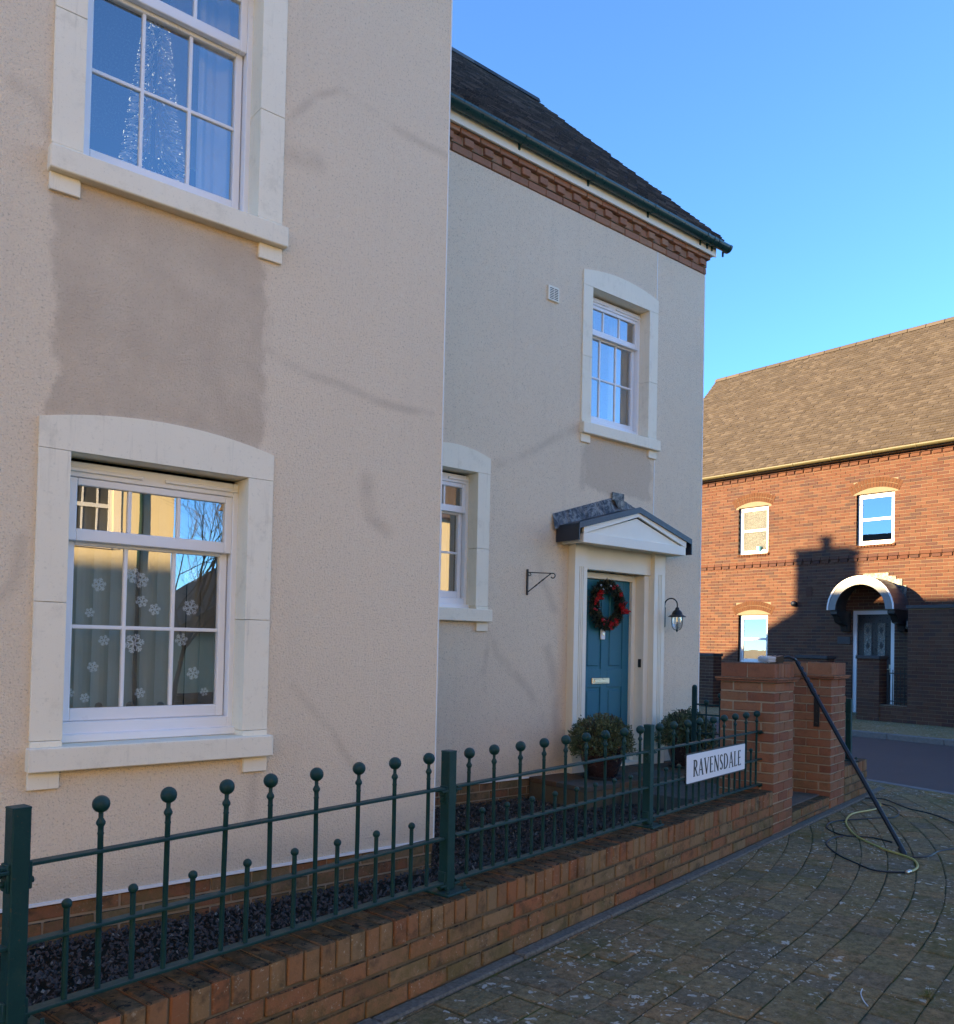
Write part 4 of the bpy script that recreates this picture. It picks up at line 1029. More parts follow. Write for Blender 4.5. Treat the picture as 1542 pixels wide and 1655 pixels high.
dr = wpart('front_door', MB().box(a0, a1, YD+.012, YD+.05, .196, 2.114), M['teal'], hB)
dw = a1-a0; zz = [(.196, .42, None), ]
fm = MB(); st_ = .105; mid = (a0+a1)/2
for x0, x1 in ((a0, a0+st_), (a1-st_, a1), (mid-.05, mid+.05)): fm.cbox(x0, x1, YD, YD+.02, .198, 2.112, .003)
rails = ((.198, .40), (.985, 1.175), (1.99, 2.112))
for z0, z1 in rails:
    for x0, x1 in ((a0+st_, mid-.05), (mid+.05, a1-st_)): fm.cbox(x0, x1, YD+.0005, YD+.02, z0, z1, .003)
wpart('door_rails', fm, M['teal'], hB, parent=dr)
for z0, z1 in ((.40, .985), (1.175, 1.99)):
    for x0, x1 in ((a0+st_, mid-.05), (mid+.05, a1-st_)): wpart('door_panel', MB().cbox(x0+.03, x1-.03, YD+.002, YD+.02, z0+.03, z1-.03, .009), M['teal'], hB, parent=dr)
lp = onY(971, 1100, YD); wpart('letter_plate', MB().cbox(lp.x-.145, lp.x+.125, YD-.014, YD+.002, lp.z-.035, lp.z+.03, .006).cbox(lp.x-.115, lp.x+.095, YD-.02, YD-.01, lp.z-.022, lp.z+.018, .004), M['chrome'], hB, parent=dr)
kp = onY(973, 1025, YD); wpart('name_tag', MB().cbox(kp.x-.03, kp.x+.03, YD-.02, YD+.002, kp.z-.055, kp.z+.055, .004), M['signface'], hB, parent=dr)
wpart('tag_ring', MB().lathe([(.0, -.004), (.014, -.003), (.014, .001), (0, .001)], (kp.x, YD-.021, kp.z), 10, 'Y'), M['chrome'], hB, parent=dr)
bp_ = onY(1045, 1072, Y2+.02); wpart('doorbell', MB().cbox(DX1-.084, DX1-.073, Y2+.01, Y2+.05, bp_.z-.045, bp_.z+.045, .003), M['black'], hB, parent=dcs)
# canopy
YC = 5.552; cx0, cx1, cxm = 5.939, 7.54, 6.745
can = wpart('door_canopy', MB().cbox(cx0+.02, cx1-.02, YC+.02, Y2-.001, 2.42, 2.50, .004), M['creampaint'], hB)
def csub(n_, mb, m): return wpart(n_, mb, m, hB, parent=can)
csub('canopy_beam', MB().cbox(cx0, cx1, YC, YC+.03, 2.405, 2.505, .004).cbox(cx0, cx0+.03, YC+.03, Y2-.002, 2.405, 2.49, .003).cbox(cx1-.03, cx1, YC+.03, Y2-.002, 2.405, 2.49, .003), M['whitepaint'])
XZ = lambda u, v, d: (u, d, v)
def rake(o, zt_, zb_, y0, y1, xo):
    return MB().prism([(cx0-xo, 2.50+zb_), (cxm, 2.745+zb_), (cx1+xo, 2.50+zb_), (cx1+xo, 2.50+zt_), (cxm, 2.745+zt_), (cx0-xo, 2.50+zt_)], XZ, y0, y1)
csub('tympanum', MB().prism([(cx0+.05, 2.50), (cx1-.05, 2.50), (cxm, 2.72)], XZ, YC+.022, YC+.035), M['whitepaint'])
csub('rake_board', rake(0, .055, -.01, YC-.004, YC+.022, .0), M['whitepaint'])
csub('canopy_roof', rake(0, .082, .057, YC-.012, Y2-.001, .075), M['dslate'])
csub('roof_edge', rake(0, .088, .03, YC-.022, YC-.006, .078), M['dslate'])
csub('drip_edge', MB().box(cx0-.082, cx0-.07, YC-.02, Y2-.01, 2.42, 2.565).box(cx1+.07, cx1+.082, YC-.02, Y2-.01, 2.42, 2.565), M['dslate'])
fl = MB(); n = 26
for i in range(n):
    for sgn_ in (-1, 1):
        def z_at(u): return 2.745+.086-.245*abs(u)/(.80)
        u0, u1 = sgn_*.94*i/n, sgn_*.94*(i+1)/n
        q = lambda u, k: (cxm+u, Y2-.004-.010*abs(math.sin(u*37+k*3))-(.0 if k else .04), z_at(u)+(.15 if k else -.004))
        fl.add([q(u0, 0), q(u1, 0), q(u1, 1), q(u0, 1)], [(0, 1, 2, 3)])
csub('lead_flashing', fl, M['lead'])
csub('ridge_flashing', MB().cbox(cxm-.09, cxm+.10, Y2-.022, Y2-.012, 2.93, 3.015, .004).prism([(cxm-.09, 2.93), (cxm+.10, 2.93), (cxm+.05, 2.85), (cxm-.03, 2.85)], XZ, Y2-.05, Y2-.014), M['lead'])

# ------------------------------------------------------------------ wreath, bracket, lantern, pots
wc = onY(977, 978, YD-.03)
wr = thing('door_wreath', 'round green wreath with red bows hanging on the teal front door', 'wreath', (wc.x, YD-.045, wc.z))
core = MB(); R1 = .20
core.tube([(R1*math.cos(2*PI*i/28), 0, R1*math.sin(2*PI*i/28)) for i in range(29)], .035, 8); part('ring', core, M['fir'], wr)
fb = MB(); rr = random.Random(21)
for i in range(2600):
    a = rr.uniform(0, 2*PI); b = rr.uniform(0, 2*PI); r0 = .035; dr_ = Vector((math.cos(a)*math.cos(b), -abs(math.sin(b)), math.sin(a)*math.cos(b)))
    c = Vector((R1*math.cos(a), 0, R1*math.sin(a)))+dr_*r0; e = (dr_+Vector((rr.gauss(0, .5), rr.gauss(0, .3), rr.gauss(0, .5)))).normalized()
    L_ = rr.uniform(.025, .06); sd = e.cross(Vector((rr.gauss(0, 1), rr.gauss(0, 1), rr.gauss(0, 1)))).normalized()*rr.uniform(.004, .009)
    fb.cur = rr.random(); fb.add([c-sd*.4, c+e*L_*.5-sd, c+e*L_, c+e*L_*.5+sd], [(0, 1, 2, 3)])
part('needles', fb, M['fir'], wr, tint=True, kind='stuff', fix=False)
def bow(ang, s_):
    c = Vector((R1*math.cos(ang), -.06, R1*math.sin(ang))); mb = MB()
    for k in range(16):
        e = Vector((rr.gauss(0, 1), -abs(rr.gauss(0, .6)), rr.gauss(0, 1))).normalized(); sd = e.cross(Vector((rr.gauss(0, 1), rr.gauss(0, 1), rr.gauss(0, 1)))).normalized()*s_*.24; o_ = c+Vector((rr.gauss(0, .25), rr.gauss(0, .15), rr.gauss(0, .25)))*s_
        q = o_+e*s_*.5; r2 = (e+Vector((0, -.8, 0))).normalized()*s_*.35
        mb.add([o_-sd, o_+sd, q+sd, q-sd, q+r2+sd*.9, q+r2-sd*.9], [(0, 1, 2, 3), (3, 2, 4, 5)])
    mb.lathe([(.0001, -.012), (.010, -.006), (.012, 0), (.008, .008), (.0001, .010)], c+Vector((0, -.01, 0)), 8, 'Y')
    part('red_bow', mb, M['red'], wr, fix=False)
for ang, s_ in ((-.15, .085), (2.6, .055), (2.95, .05), (-1.5, .05), (-1.1, .045), (1.3, .03), (.6, .03), (-2.2, .025)): bow(ang, s_)
for i in range(14):
    a = rr.uniform(0, 2*PI); part('bauble', MB().lathe([(.0001, -.012), (.009, -.008), (.012, 0), (.009, .008), (.0001, .012)], (R1*math.cos(a)+rr.gauss(0, .02), -.055, R1*math.sin(a)+rr.gauss(0, .02)), 8), M['silver'] if i % 2 else M['red'], wr)
# hanging basket bracket
q0, q1 = onY(852, 920, Y2), onY(853, 962, Y2); q2 = onY(895, 928, Y2-.22)
hb_ = thing('basket_bracket', 'empty black iron hanging-basket bracket left of the door', 'bracket', (q0.x, Y2-.012, q1.z))
Hh = q0.z-q1.z
part('back_bar', MB().cbox(-.009, .009, -.004, .012, 0, Hh, .002), M['black'], hb_)
ae = Vector((.10, -.235, Hh-.045)); dirv = Vector((.10, -.235, 0)).normalized()
part('arm', MB().tube([(0, -.004, Hh-.03), (.05, -.117, Hh-.038), tuple(ae)], .005, 6), M['black'], hb_)
cr = [ae+dirv*(.022*math.sin(t))+Vector((0, 0, -.022+.022*math.cos(t))) for t in [PI*1.35*i/10 for i in range(11)]]
part('scroll', MB().tube(cr, .0055, 6), M['black'], hb_)
tw = [Vector((0, -.004, .03)).lerp(ae-dirv*.02, i/14)+Vector((0, 0, -.0)) for i in range(15)]
part('brace', MB().tube(tw, [.005+.0022*(i % 2) if 3 < i < 11 else .005 for i in range(15)], 6), M['black'], hb_)
part('curl', MB().tube([Vector((0, -.006, Hh-.05))+dirv*(.014*(1-math.cos(t)))+Vector((0, 0, -.012*math.sin(t))) for t in [PI*1.5*i/8 for i in range(9)]], .0045, 5), M['black'], hb_)
# lantern
LX, LZ = 7.55, 1.62
ln = thing('wall_lantern', 'swan-neck wall lantern with clear glass right of the doorcase', 'lantern', (LX, Y2, LZ))
part('back_plate', MB().cbox(-.03, .03, -.018, -.001, .02, .24, .006), M['lantern'], ln)
dvx = Vector((.0, -1, 0)); AL = .17
nk = [Vector((0, -.01, .16)), Vector((0, -.02, .26))]+[Vector((0, -.02-AL/2+AL/2*math.cos(t), .26+AL/2*.85*math.sin(t))) for t in [PI*i/12 for i in range(1, 13)]]+[Vector((0, -.02-AL, .225))]
part('swan_neck', MB().tube(nk, .0075, 8), M['lantern'], ln)
LC = (0, -.02-AL, 0)
part('hood', MB().lathe([(.012, .235), (.02, .225), (.022, .21), (.045, .19), (.055, .17), (.06, .155), (.095, .135), (.097, .128), (.055, .135), (.0, .14)], LC, 16), M['lantern'], ln)
part('glass_bowl', MB().lathe([(.052, .132), (.053, .07), (.048, .03), (.035, .003), (.015, -.008)], LC, 16), M['glass'], ln, fix=False)
cg = MB()
for k in range(4):
    a = PI/4+PI/2*k; cg.tube([(LC[0]+r_*math.cos(a), LC[1]+r_*math.sin(a), z) for r_, z in ((.058, .135), (.058, .07), (.052, .025), (.036, -.004), (.01, -.016))], .0035, 5)
cg.lathe([(.0001, -.038), (.007, -.03), (.011, -.02), (.012, -.012), (.0, -.008)], LC, 8); part('cage', cg, M['lantern'], ln)
part('lamp_bulb', MB().lathe([(.012, .135), (.014, .1), (.018, .075), (.014, .055), (.0001, .05)], LC, 10), M['signface'], ln)
# potted shrubs
def potted(label, x, y, z, s_, seed):
    t = thing('potted_shrub', label, 'potted plant', (x, y, z), 0, 'potted shrubs by the door')
    part('pot', MB().lathe([(.17*s_, 0), (.20*s_, .02), (.255*s_, .14), (.285*s_, .25), (.29*s_, .275), (.315*s_, .28), (.32*s_, .30), (.315*s_, .315), (.285*s_, .316), (.275*s_, .30), (.27*s_, .27)], (0, 0, 0), 28), M['potglaze'], t, fix=False)
    part('saucer', MB().lathe([(.0, -.004), (.24*s_, -.004), (.26*s_, .018), (.25*s_, .02), (.22*s_, .008), (0, .008)], (0, 0, 0), 24), M['slatep'], t)
    part('soil', MB().lathe([(.0001, .285), (.276*s_, .28)], (0, 0, 0), 20), M['soil'], t, fix=False)
    rr = random.Random(seed); st_ = MB(); lf = MB()
    for k in range(60):
        a = rr.uniform(0, 2*PI); el = rr.uniform(.15, 1.45); R = .42*s_
        tip = Vector((R*math.cos(a)*math.cos(el), R*math.sin(a)*math.cos(el), .27+.42*s_*math.sin(el)+.03)); b0 = Vector((tip.x*.25, tip.y*.25, .27))
        st_.tube([b0, b0.lerp(tip, .6)+Vector((0, 0, .02)), tip], .004, 4)
    part('stem', st_, M['bark'], t)
    for k in range(950):
        a = rr.uniform(0, 2*PI); el = math.asin(rr.uniform(-.28, 1)); R = s_*(.37+rr.gauss(0, .032)+.03*math.sin(a*5+el*7+seed)); sh = rr.random()
        if rr.random() < .3: R *= rr.uniform(.6, .95)
        c = Vector((R*math.cos(a)*math.cos(el), R*math.sin(a)*math.cos(el), .30+R*(.92+.06*math.sin(a*3+seed))*math.sin(el)))
        out = Vector((c.x, c.y, (c.z-.30)*1.2+.08)).normalized()
        for j in range(13):
            e = (out+Vector((rr.gauss(0, .75), rr.gauss(0, .75), rr.gauss(0, .75)))).normalized(); L_ = rr.uniform(.011, .026)
            sd = e.cross(Vector((rr.gauss(0, 1), rr.gauss(0, 1), rr.gauss(0, 1)))).normalized()*L_*.36; p = c+Vector((rr.gauss(0, .012), rr.gauss(0, .012), rr.gauss(0, .012)))
            lf.cur = min(.999, max(0, sh*.6+rr.random()*.4)); lf.add([p, p+e*L_*.55-sd, p+e*L_, p+e*L_*.55+sd], [(0, 1, 2, 3)])
    part('foliage', lf, M['leaf'], t, tint=True, kind='stuff', fix=False)
potted('rounded green shrub in a dark glazed pot, left of the teal door', 6.10, 5.42, .175, .74, 1)
potted('rounded green shrub in a dark glazed pot, right of the teal door behind the nameplate', 7.42, 5.42, .175, .72, 2)
# silver Christmas tree behind the upper front window
ct = onY(250, 290, Y1+.75)
xt = thing('christmas_tree', 'sparkling silver Christmas tree behind the upper front window', 'christmas tree', (ct.x, Y1+.8, 3.22))
tm = MB(); tl = MB(); rr = random.Random(9)
for i in range(2200):
    h = rr.random()**1.2; r = (1-h)*.23+.02; a = rr.uniform(0, 2*PI); c = Vector((r*math.cos(a), r*math.sin(a), h*1.75+.15)); e = Vector((math.cos(a), math.sin(a), -.3)).normalized(); sd = Vector((rr.gauss(0, 1), rr.gauss(0, 1), rr.gauss(0, 1))).normalized()*.008
    tm.add([c, c+e*.03-sd, c+e*.06, c+e*.03+sd], [(0, 1, 2, 3)])
    if i % 2 == 0:
        q = c+e*.055; s_ = rr.uniform(.0010, .0030); tl.lathe([(.0001, -s_), (s_, 0), (.0001, s_)], q, 5)
part('branches', tm, M['tinsel'], xt, kind='stuff', fix=False); part('fairy_lights', tl, M['fairy'], xt, kind='stuff')
part('trunk', MB().lathe([(.02, 0), (.008, 1.85)], (0, 0, 0), 6), M['bark'], xt)

# ------------------------------------------------------------------ brick house across the road
hC = thing('brick_house', 'red brick house with brown tiled roof across the road', 'house', (X3, 9, 0))
CB = Vector((X3, 9, 0))
def yz(px, py, X=X3): q = onX(px, py, X); return q.y, q.z
def prect(l, t, r, b, X=X3):
    ya, zt = yz(l, t, X); yb, zb = yz(r, b, X); return (min(ya, yb), max(ya, yb), zb, zt)
W1 = prect(1194, 822, 1241.2, 893.5); W2 = prect(1384.5, 800, 1445, 877.5); W3 = prect(1193.5, 994, 1240, 1072)
DRY0, DRZ1 = yz(1446, 986); DRY1, _ = yz(1378, 988); DRZ0 = .02
DR = (DRY0, DRY1, DRZ0, DRZ1)
opens = [W1, W2, W3, DR]
HY0, HY1, HZ1 = 1.5, 15.6, 5.88
bm_ = MB(); rr = random.Random(17)
arch = []
for w in (W1, W2, W3): arch.append((w[0]-.10, w[1]+.10, w[3], w[3]+.36))
zst_ = yz(1133.2, 918.4)[1]
def facade_bricks(x, y0, y1, z0, z1, holes, mb, face=-1, t=.09, bond=.225):
    r = 0; z = z0
    while z < z1-.02:
        zt = min(z+.066, z1); y = y0-(.1125 if r % 2 else 0)
        while y < y1:
            segs = [(max(y, y0), min(y+bond-.010, y1))]
            for h in holes:
                if h[2] < zt-.012 and h[3] > z+.012:
                    ns = []
                    for a, b in segs:
                        if b <= h[0] or a >= h[1]: ns.append((a, b)); continue
                        if a < h[0]: ns.append((a, h[0]))
                        if b > h[1]: ns.append((h[1], b))
                    segs = ns
            for a, b in segs:
                if b-a < .02: continue
                j = rr.uniform(-.003, .003); mb.cur = rr.random()
                X = x+j; q = [(X, a, z), (X, b, z), (X, b, zt), (X, a, zt), (X+t, a, z), (X+t, b, z), (X+t, b, zt), (X+t, a, zt)]
                mb.add(q, [(0, 3, 2, 1), (0, 1, 5, 4), (1, 2, 6, 5), (2, 3, 7, 6), (3, 0, 4, 7)])
            y += bond
        z += .075; r += 1
facade_bricks(X3, 3.0, HY1, -.1, HZ1, opens+[(a[0]+.02, a[1]-.02, a[2], a[3]-.10) for a in arch], bm_)
wallC = MB()
def wall_holes_x(y0, y1, z0, z1, xf, th, holes):
    mb = wall_holes(y0, y1, z0, z1, 0, th, holes); mb.v = [(xf+y, x, z) for x, y, z in mb.v]; return mb
wc_ = wall_holes_x(HY0, HY1, -.15, HZ1, X3+.008, .25, opens)
wc_.box(X3+.26, X3+6.9, HY1-.25, HY1, -.15, HZ1).box(X3+.26, X3+6.9, HY0, HY0+.25, -.15, HZ1).box(X3+6.9, X3+7.1, HY0, HY1, -.15, HZ1)
wl = wpart('wall', wc_, M['rmortar'], hC)
wpart('facing_bricks', bm_, M['rbrick'], hC, parent=wl, tint=True, kind='stuff', fix=False)
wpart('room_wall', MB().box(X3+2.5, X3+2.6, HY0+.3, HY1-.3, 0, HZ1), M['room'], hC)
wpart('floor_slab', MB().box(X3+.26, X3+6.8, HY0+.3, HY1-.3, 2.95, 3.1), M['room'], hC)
# arches over windows
for (y0, y1, z0, z1) in arch:
    mb = MB(); n = 17; ym = (y0+y1)/2; hw = (y1-y0)/2; rise = .13; R = (hw*hw+rise*rise)/(2*rise); zc = z0+rise-R
    th0 = math.asin(hw/R)
    for i in range(n):
        for k, (ra, rb) in enumerate(((R, R+.105), (R+.112, R+.215))):
            t0, t1 = -th0+2*th0*(i+.06)/n, -th0+2*th0*(i+.94)/n; mb.cur = rr.random()
            pl = [(ym+ra*math.sin(t0), zc+ra*math.cos(t0)), (ym+ra*math.sin(t1), zc+ra*math.cos(t1)), (ym+rb*math.sin(t1), zc+rb*math.cos(t1)), (ym+rb*math.sin(t0), zc+rb*math.cos(t0))]
            mb.prism(pl, lambda u, v, d: (d, u, v), X3-.004, X3+.06)
    # mortar ring behind
    wpart('window_arch', mb, M['arch'], hC, tint=True, kind='stuff')
    ring = [(ym+(R-.004)*math.sin(t), zc+(R-.004)*math.cos(t)) for t in [-th0*1.0+2*th0*i/14 for i in range(15)]]+[(ym+(R+.22)*math.sin(t), zc+(R+.22)*math.cos(t)) for t in [th0-2*th0*i/14 for i in range(15)]]
    wpart('arch_mortar', MB().prism(ring, lambda u, v, d: (d, u, v), X3+.003, X3+.05), M['rmortar'], hC)
    low = [(ym+(R-.004)*math.sin(t), zc+(R-.004)*math.cos(t)) for t in [-th0+2*th0*i/14 for i in range(15)]]
    wpart('arch_infill', MB().prism([(y0+.02, z0-.002), (y1-.02, z0-.002)]+low[::-1], lambda u, v, d: (d, u, v), X3+.03, X3+.07), M['slab'], hC)
# string course and eaves dentils
def dentils(z, nm, y0, y1):
    mb = MB(); y = y0; k = 0
    while y < y1:
        mb.cur = rr.random(); mb.box(X3-.045, X3+.05, y, y+.215, z+.075, z+.141)
        mb.cur = rr.random(); mb.box(X3-.028, X3+.05, y+.03, y+.205, z, z+.066); y += .225
    wpart(nm, mb, M['rbrick'], hC, tint=True, kind='stuff')
dentils(zst_-.07, 'string_course', 3.0, HY1); dentils(5.70, 'eaves_course', 3.0, HY1)
def far_window(w, nm_label, frost=False, cup=False):
    y0, y1, z0, z1 = w; x = X3+.085
    f = MB().cbox(x, x+.07, y0, y0+.055, z0, z1, .004).cbox(x, x+.07, y1-.055, y1, z0, z1, .004).cbox(x, x+.068, y0+.055, y1-.055, z1-.06, z1, .004).cbox(x-.03, x+.068, y0+.055, y1-.055, z0, z0+.055, .004)
    o = wpart('window', f, M['whitegrp'], hC); o['label'] = nm_label
    zm = z0+(z1-z0)*.50
    s_ = MB().cbox(x+.012, x+.05, y0+.055, y0+.095, z0+.055, z1-.06, .003).cbox(x+.012, x+.05, y1-.095, y1-.055, z0+.055, z1-.06, .003).cbox(x+.002, x+.05, y0+.095, y1-.095, zm-.03, zm+.03, .003).cbox(x+.012, x+.05, y0+.095, y1-.095, z1-.10, z1-.06, .003).cbox(x+.012, x+.05, y0+.095, y1-.095, z0+.055, z0+.10, .003)
    wpart('sash', s_, M['whitegrp'], hC, parent=o)
    for a, b in ((z0+.10, zm-.03), (zm+.03, z1-.10)):
        wpart('pane', MB().add([(x+.03, y0+.095, a), (x+.03, y1-.095, a), (x+.03, y1-.095, b), (x+.03, y0+.095, b)], [(0, 1, 2, 3)]), M['frost'] if frost else M['glassfar'], hC, parent=o, fix=False)
    y = y0-.03
    while y < y1+.01:
        wpart('sill_brick', MB().cbox(X3-.035, X3+.11, y, min(y+.066, y1+.04), z0-.055, z0-.002, .004), M['arch'], hC, parent=o); y += .075
    if cup: wpart('cup', MB().lathe([(.055, 0), (.065, .13), (.058, .13), (.05, .01)], (x-.005, y0+.30, z0+.056), 10), M['mint'], hC, parent=o, fix=False)
far_window(W1, 'left upper window with obscure glass', True, True); far_window(W2, 'right upper window mirroring the sky'); far_window(W3, 'lower window partly behind the near pillar')
# door of the brick house
y0, y1, z0, z1 = DR; x = X3+.05
fd = wpart('door_frame', MB().cbox(x-.02, x+.08, y0, y0+.09, z0, z1, .004).cbox(x-.02, x+.08, y1-.09, y1, z0, z1, .004).cbox(x-.019, x+.08, y0+.09, y1-.09, z1-.09, z1, .004), M['whitegrp'], hC)
fdd = wpart('front_door', MB().box(x+.03, x+.07, y0+.09, y1-.09, z0+.02, z1-.09), M['navy'], hC); fdd['label'] = 'black door with two narrow leaded glass lights'
dwid = y1-y0-.18; ya = y0+.09
for t0, t1 in ((.17, .43), (.57, .83)):
    a, b = ya+dwid*t0, ya+dwid*t1; zb, zt_ = z0+1.02, z1-.28
    wpart('door_light', MB().add([(x+.026, a, zb), (x+.026, b, zb), (x+.026, b, zt_), (x+.026, a, zt_)], [(0, 1, 2, 3)]), M['frost'], hC, parent=fdd, fix=False)
    ld = MB()
    for k in range(3):
        c = zb+(zt_-zb)*(k+.5)/3; ym_ = (a+b)/2; w2, h2 = (b-a)*.22, (zt_-zb)/3*.24
        ld.prism([(ym_, c-h2), (ym_+w2, c), (ym_, c+h2), (ym_-w2, c)], lambda u, v, d: (d, u, v), x+.020, x+.025)
    for e in (a, b-.012): ld.box(x+.019, x+.026, e, e+.012, zb, zt_)
    wpart('leaded_pattern', ld, M['navy'], hC, parent=fdd)
wpart('door_handle', MB().cbox(x-.02, x+.03, y0+.11, y0+.24, z0+1.0, z0+1.02, .004).cbox(x+.01, x+.03, y0+.10, y0+.14, z0+.9, z0+1.12, .004), M['chrome'], hC, parent=fdd)
# barrel canopy
ycl, zc_ = yz(1338, 986, X3-.75); ycr, _ = yz(1444, 984, X3-.75); ycm = (ycl+ycr)/2; Rc = abs(ycl-ycr)/2
cpy = []
def ringpoly(r0, r1, n=18): return [(ycm+r1*math.cos(PI*i/n), zc_+r1*math.sin(PI*i/n)) for i in range(n+1)]+[(ycm+r0*math.cos(PI*i/n), zc_+r0*math.sin(PI*i/n)) for i in range(n, -1, -1)]
DXY = lambda u, v, d: (d, u, v)
canC = wpart('barrel_canopy', MB().prism(ringpoly(Rc-.035, Rc), DXY, X3-.74, X3-.002), M['darkcanopy'], hC)
wpart('canopy_front', MB().prism(ringpoly(Rc-.17, Rc+.004), DXY, X3-.76, X3-.735), M['greycanopy'], hC, parent=canC)
wpart('canopy_trim', MB().prism(ringpoly(Rc-.012, Rc+.02), DXY, X3-.775, X3-.755), M['whitegrp'], hC, parent=canC)
for yb in (ycl-.09, ycr+.09):
    pl = [(X3-.003, zc_-.002), (X3-.66, zc_-.002), (X3-.66, zc_-.09), (X3-.55, zc_-.13), (X3-.45, zc_-.28), (X3-.20, zc_-.34), (X3-.16, zc_-.46), (X3-.003, zc_-.48)]
    wpart('canopy_bracket', MB().prism(pl, lambda u, v, d: (u, d, v), yb-.075, yb+.075), M['black'], hC, parent=canC)
fs = MB()
for i in range(9):
    t = PI*(.12+.76*i/9); t1 = PI*(.12+.76*(i+1)/9); r_ = Rc+.0
    yA, yB = ycm+r_*math.cos(t), ycm+r_*math.cos(t1); zA, zB = zc_+r_*math.sin(t), zc_+r_*math.sin(t1); zt_ = math.ceil((max(zA, zB)+.04)/.075)*.075
    fs.box(X3-.018, X3-.006, min(yA, yB), max(yA, yB), min(zA, zB)-.01, zt_+.03)
wpart('stepped_flashing', fs, M['lead'], hC, parent=canC)
# roof, gutter
RX, RZ = 22.5, onX(1350, 565, 22.5).z
ryl = onX(1158.9, 615.4, RX).y
up = Vector((RX-18.86, 0, RZ-5.93)); S = up.length; up.normalize(); nr = Vector((-up.z, 0, up.x))
dk = wpart('roof', MB().prism([(18.86, 5.93), (RX, RZ), (2*RX-18.86, 5.93), (2*RX-18.86, 5.87), (RX, RZ-.08), (18.86, 5.87)], lambda u, v, d: (u, d, v), HY0-.1, ryl), M['btile'], hC)
tl_ = tiled_roof(hC, 'roof_tiles', Vector((18.86, ryl, 5.93)), Vector((0, -1, 0)), up, nr, ryl-2.5, S, M['btile'], random.Random(4)); tl_.parent = dk
y = 2.5
while y < ryl-.1:
    wpart('ridge_tile', MB().prism([(-.12, -.09), (-.08, .0), (0, .04), (.08, .0), (.12, -.09), (0, -.02)], lambda u, v, d: (RX+u, d, RZ+v+.01), y+.006, min(y+.44, ryl)), M['btile'], hC, parent=dk); y += .45
gz2, gx2 = 5.90, 18.84
pr = [(.065*math.cos(PI+PI*i/10), .065*math.sin(PI+PI*i/10)) for i in range(11)]
gC = wpart('gutter', MB().prism(pr, lambda u, v, d: (gx2+u, d, gz2+v), HY0, ryl-.02), M['gutterolive'], hC)
y = 3.2
while y < ryl: wpart('gutter_bracket', MB().prism([(u*1.12, v*1.12) for u, v in pr], lambda u, v, d: (gx2+u, d, gz2+v), y-.018, y+.018), M['gutterolive'], hC, parent=gC); y += .95
wpart('fascia', MB().box(18.91, X3-.03, HY0, ryl-.05, 5.82, 5.89), M['gutterolive'], hC)
wpart('gable_wall', MB().prism([(X3+.01, 5.80), (X3+7.0, 5.80), (RX, RZ-.1)], lambda u, v, d: (u, d, v), HY1-.25, HY1-.02), M['rmortar'], hC)
# slate name plaque, vent, carriage lamp
q = prect(1354, 1029, 1375, 1041); wpart('slate_plaque', MB().cbox(X3-.02, X3-.004, q[0], q[1], q[2], q[3], .003), M['slatep'], hC)
q = prect(1303, 950, 1313, 963); wpart('air_brick', MB().cbox(X3-.012, X3-.004, q[0], q[1], q[2], q[3], .003), M['rbrick'], hC)
yv, zv = yz(1285, 976); wpart('flue_vent', MB().lathe([(.05, -.10), (.065, -.09), (.065, -.002)], (X3, yv, zv), 12, 'X'), M['black'], hC)
yl, zl = yz(1463, 1008, X3-.35)
lC = wpart('porch_lamp', MB().cbox(X3-.20, X3-.06, yl-.06, yl+.06, zl-.11, zl+.10, .01).box(X3-.07, X3-.004, yl-.03, yl+.03, zl-.06, zl+.12), M['black'], hC)
wpart('lamp_glass', MB().box(X3-.212, X3-.19, yl-.03, yl+.03, zl-.06, zl+.06), M['greycanopy'], hC, parent=lC)
# garden walls of the brick house
GX = 17.3
def red_wall(label, l, r, t, X, depth=.22, coping='cap', zbase=-.06):
    y0_, zt = yz(r, t, X); y1_, _ = yz(l, t, X); base = (X, (y0_+y1_)/2, 0)
    o = thing('boundary_wall', label, 'wall', base, 0, 'red brick boundary walls across the road')
    wpart('mortar_core', MB().box(X+.008, X+depth, y0_, y1_, zbase, zt-.06), M['rmortar'], o)
    mb = MB(); facade_bricks(X, y0_, y1_, zbase, zt-.07, [], mb)
    z = zbase; r = 0
    while z < zt-.09:                                     # end faces
        for yy in (y0_-.006, y1_):
            x = X+.004-(.11 if r % 2 else 0)
            while x < X+depth:
                mb.cur = rr.random(); mb.box(max(X+.004, x), min(x+.215, X+depth), yy, yy+.006, z, min(z+.066, zt-.07)); x += .225
        z += .075; r += 1
    wpart('wall_bricks', mb, M['rbrick'], o, tint=True, kind='stuff', fix=False)
    if coping: wpart('coping', MB().cbox(X-.04, X+depth+.04, y0_-.03, y1_+.03, zt-.07, zt, .01), M['slatep'] if coping == 'slate' else M['rbrick'], o)
    return o
red_wall('low red brick pier in front of the black door', 1386, 1421, 1060, GX, .33, 'slate')
red_wall('low red brick wall with a dark coping, seen between the gate pillars', 1288, 1336, 1060, GX, .33, 'slate')
red_wall('dark red brick pier in shade between the beige house and the near pillar', 1120, 1153, 1056, GX, .33, 'slate')
red_wall('tall red brick wall with stone coping at the right edge', 1468, 1640, 975, GX, 1.3, 'slate')
red_wall('low red brick plinth in front of the doorway across the road', 1421, 1468, 1137, GX+.02, .33, None)
gq = [yz(1430, 1095, GX)[0], yz(1468, 1095, GX)[0]]
ig = thing('iron_gate', 'small black iron gate before the black door across the road', 'gate', (GX+.1, gq[1], 0))
z0g, z1g = .42, 1.0
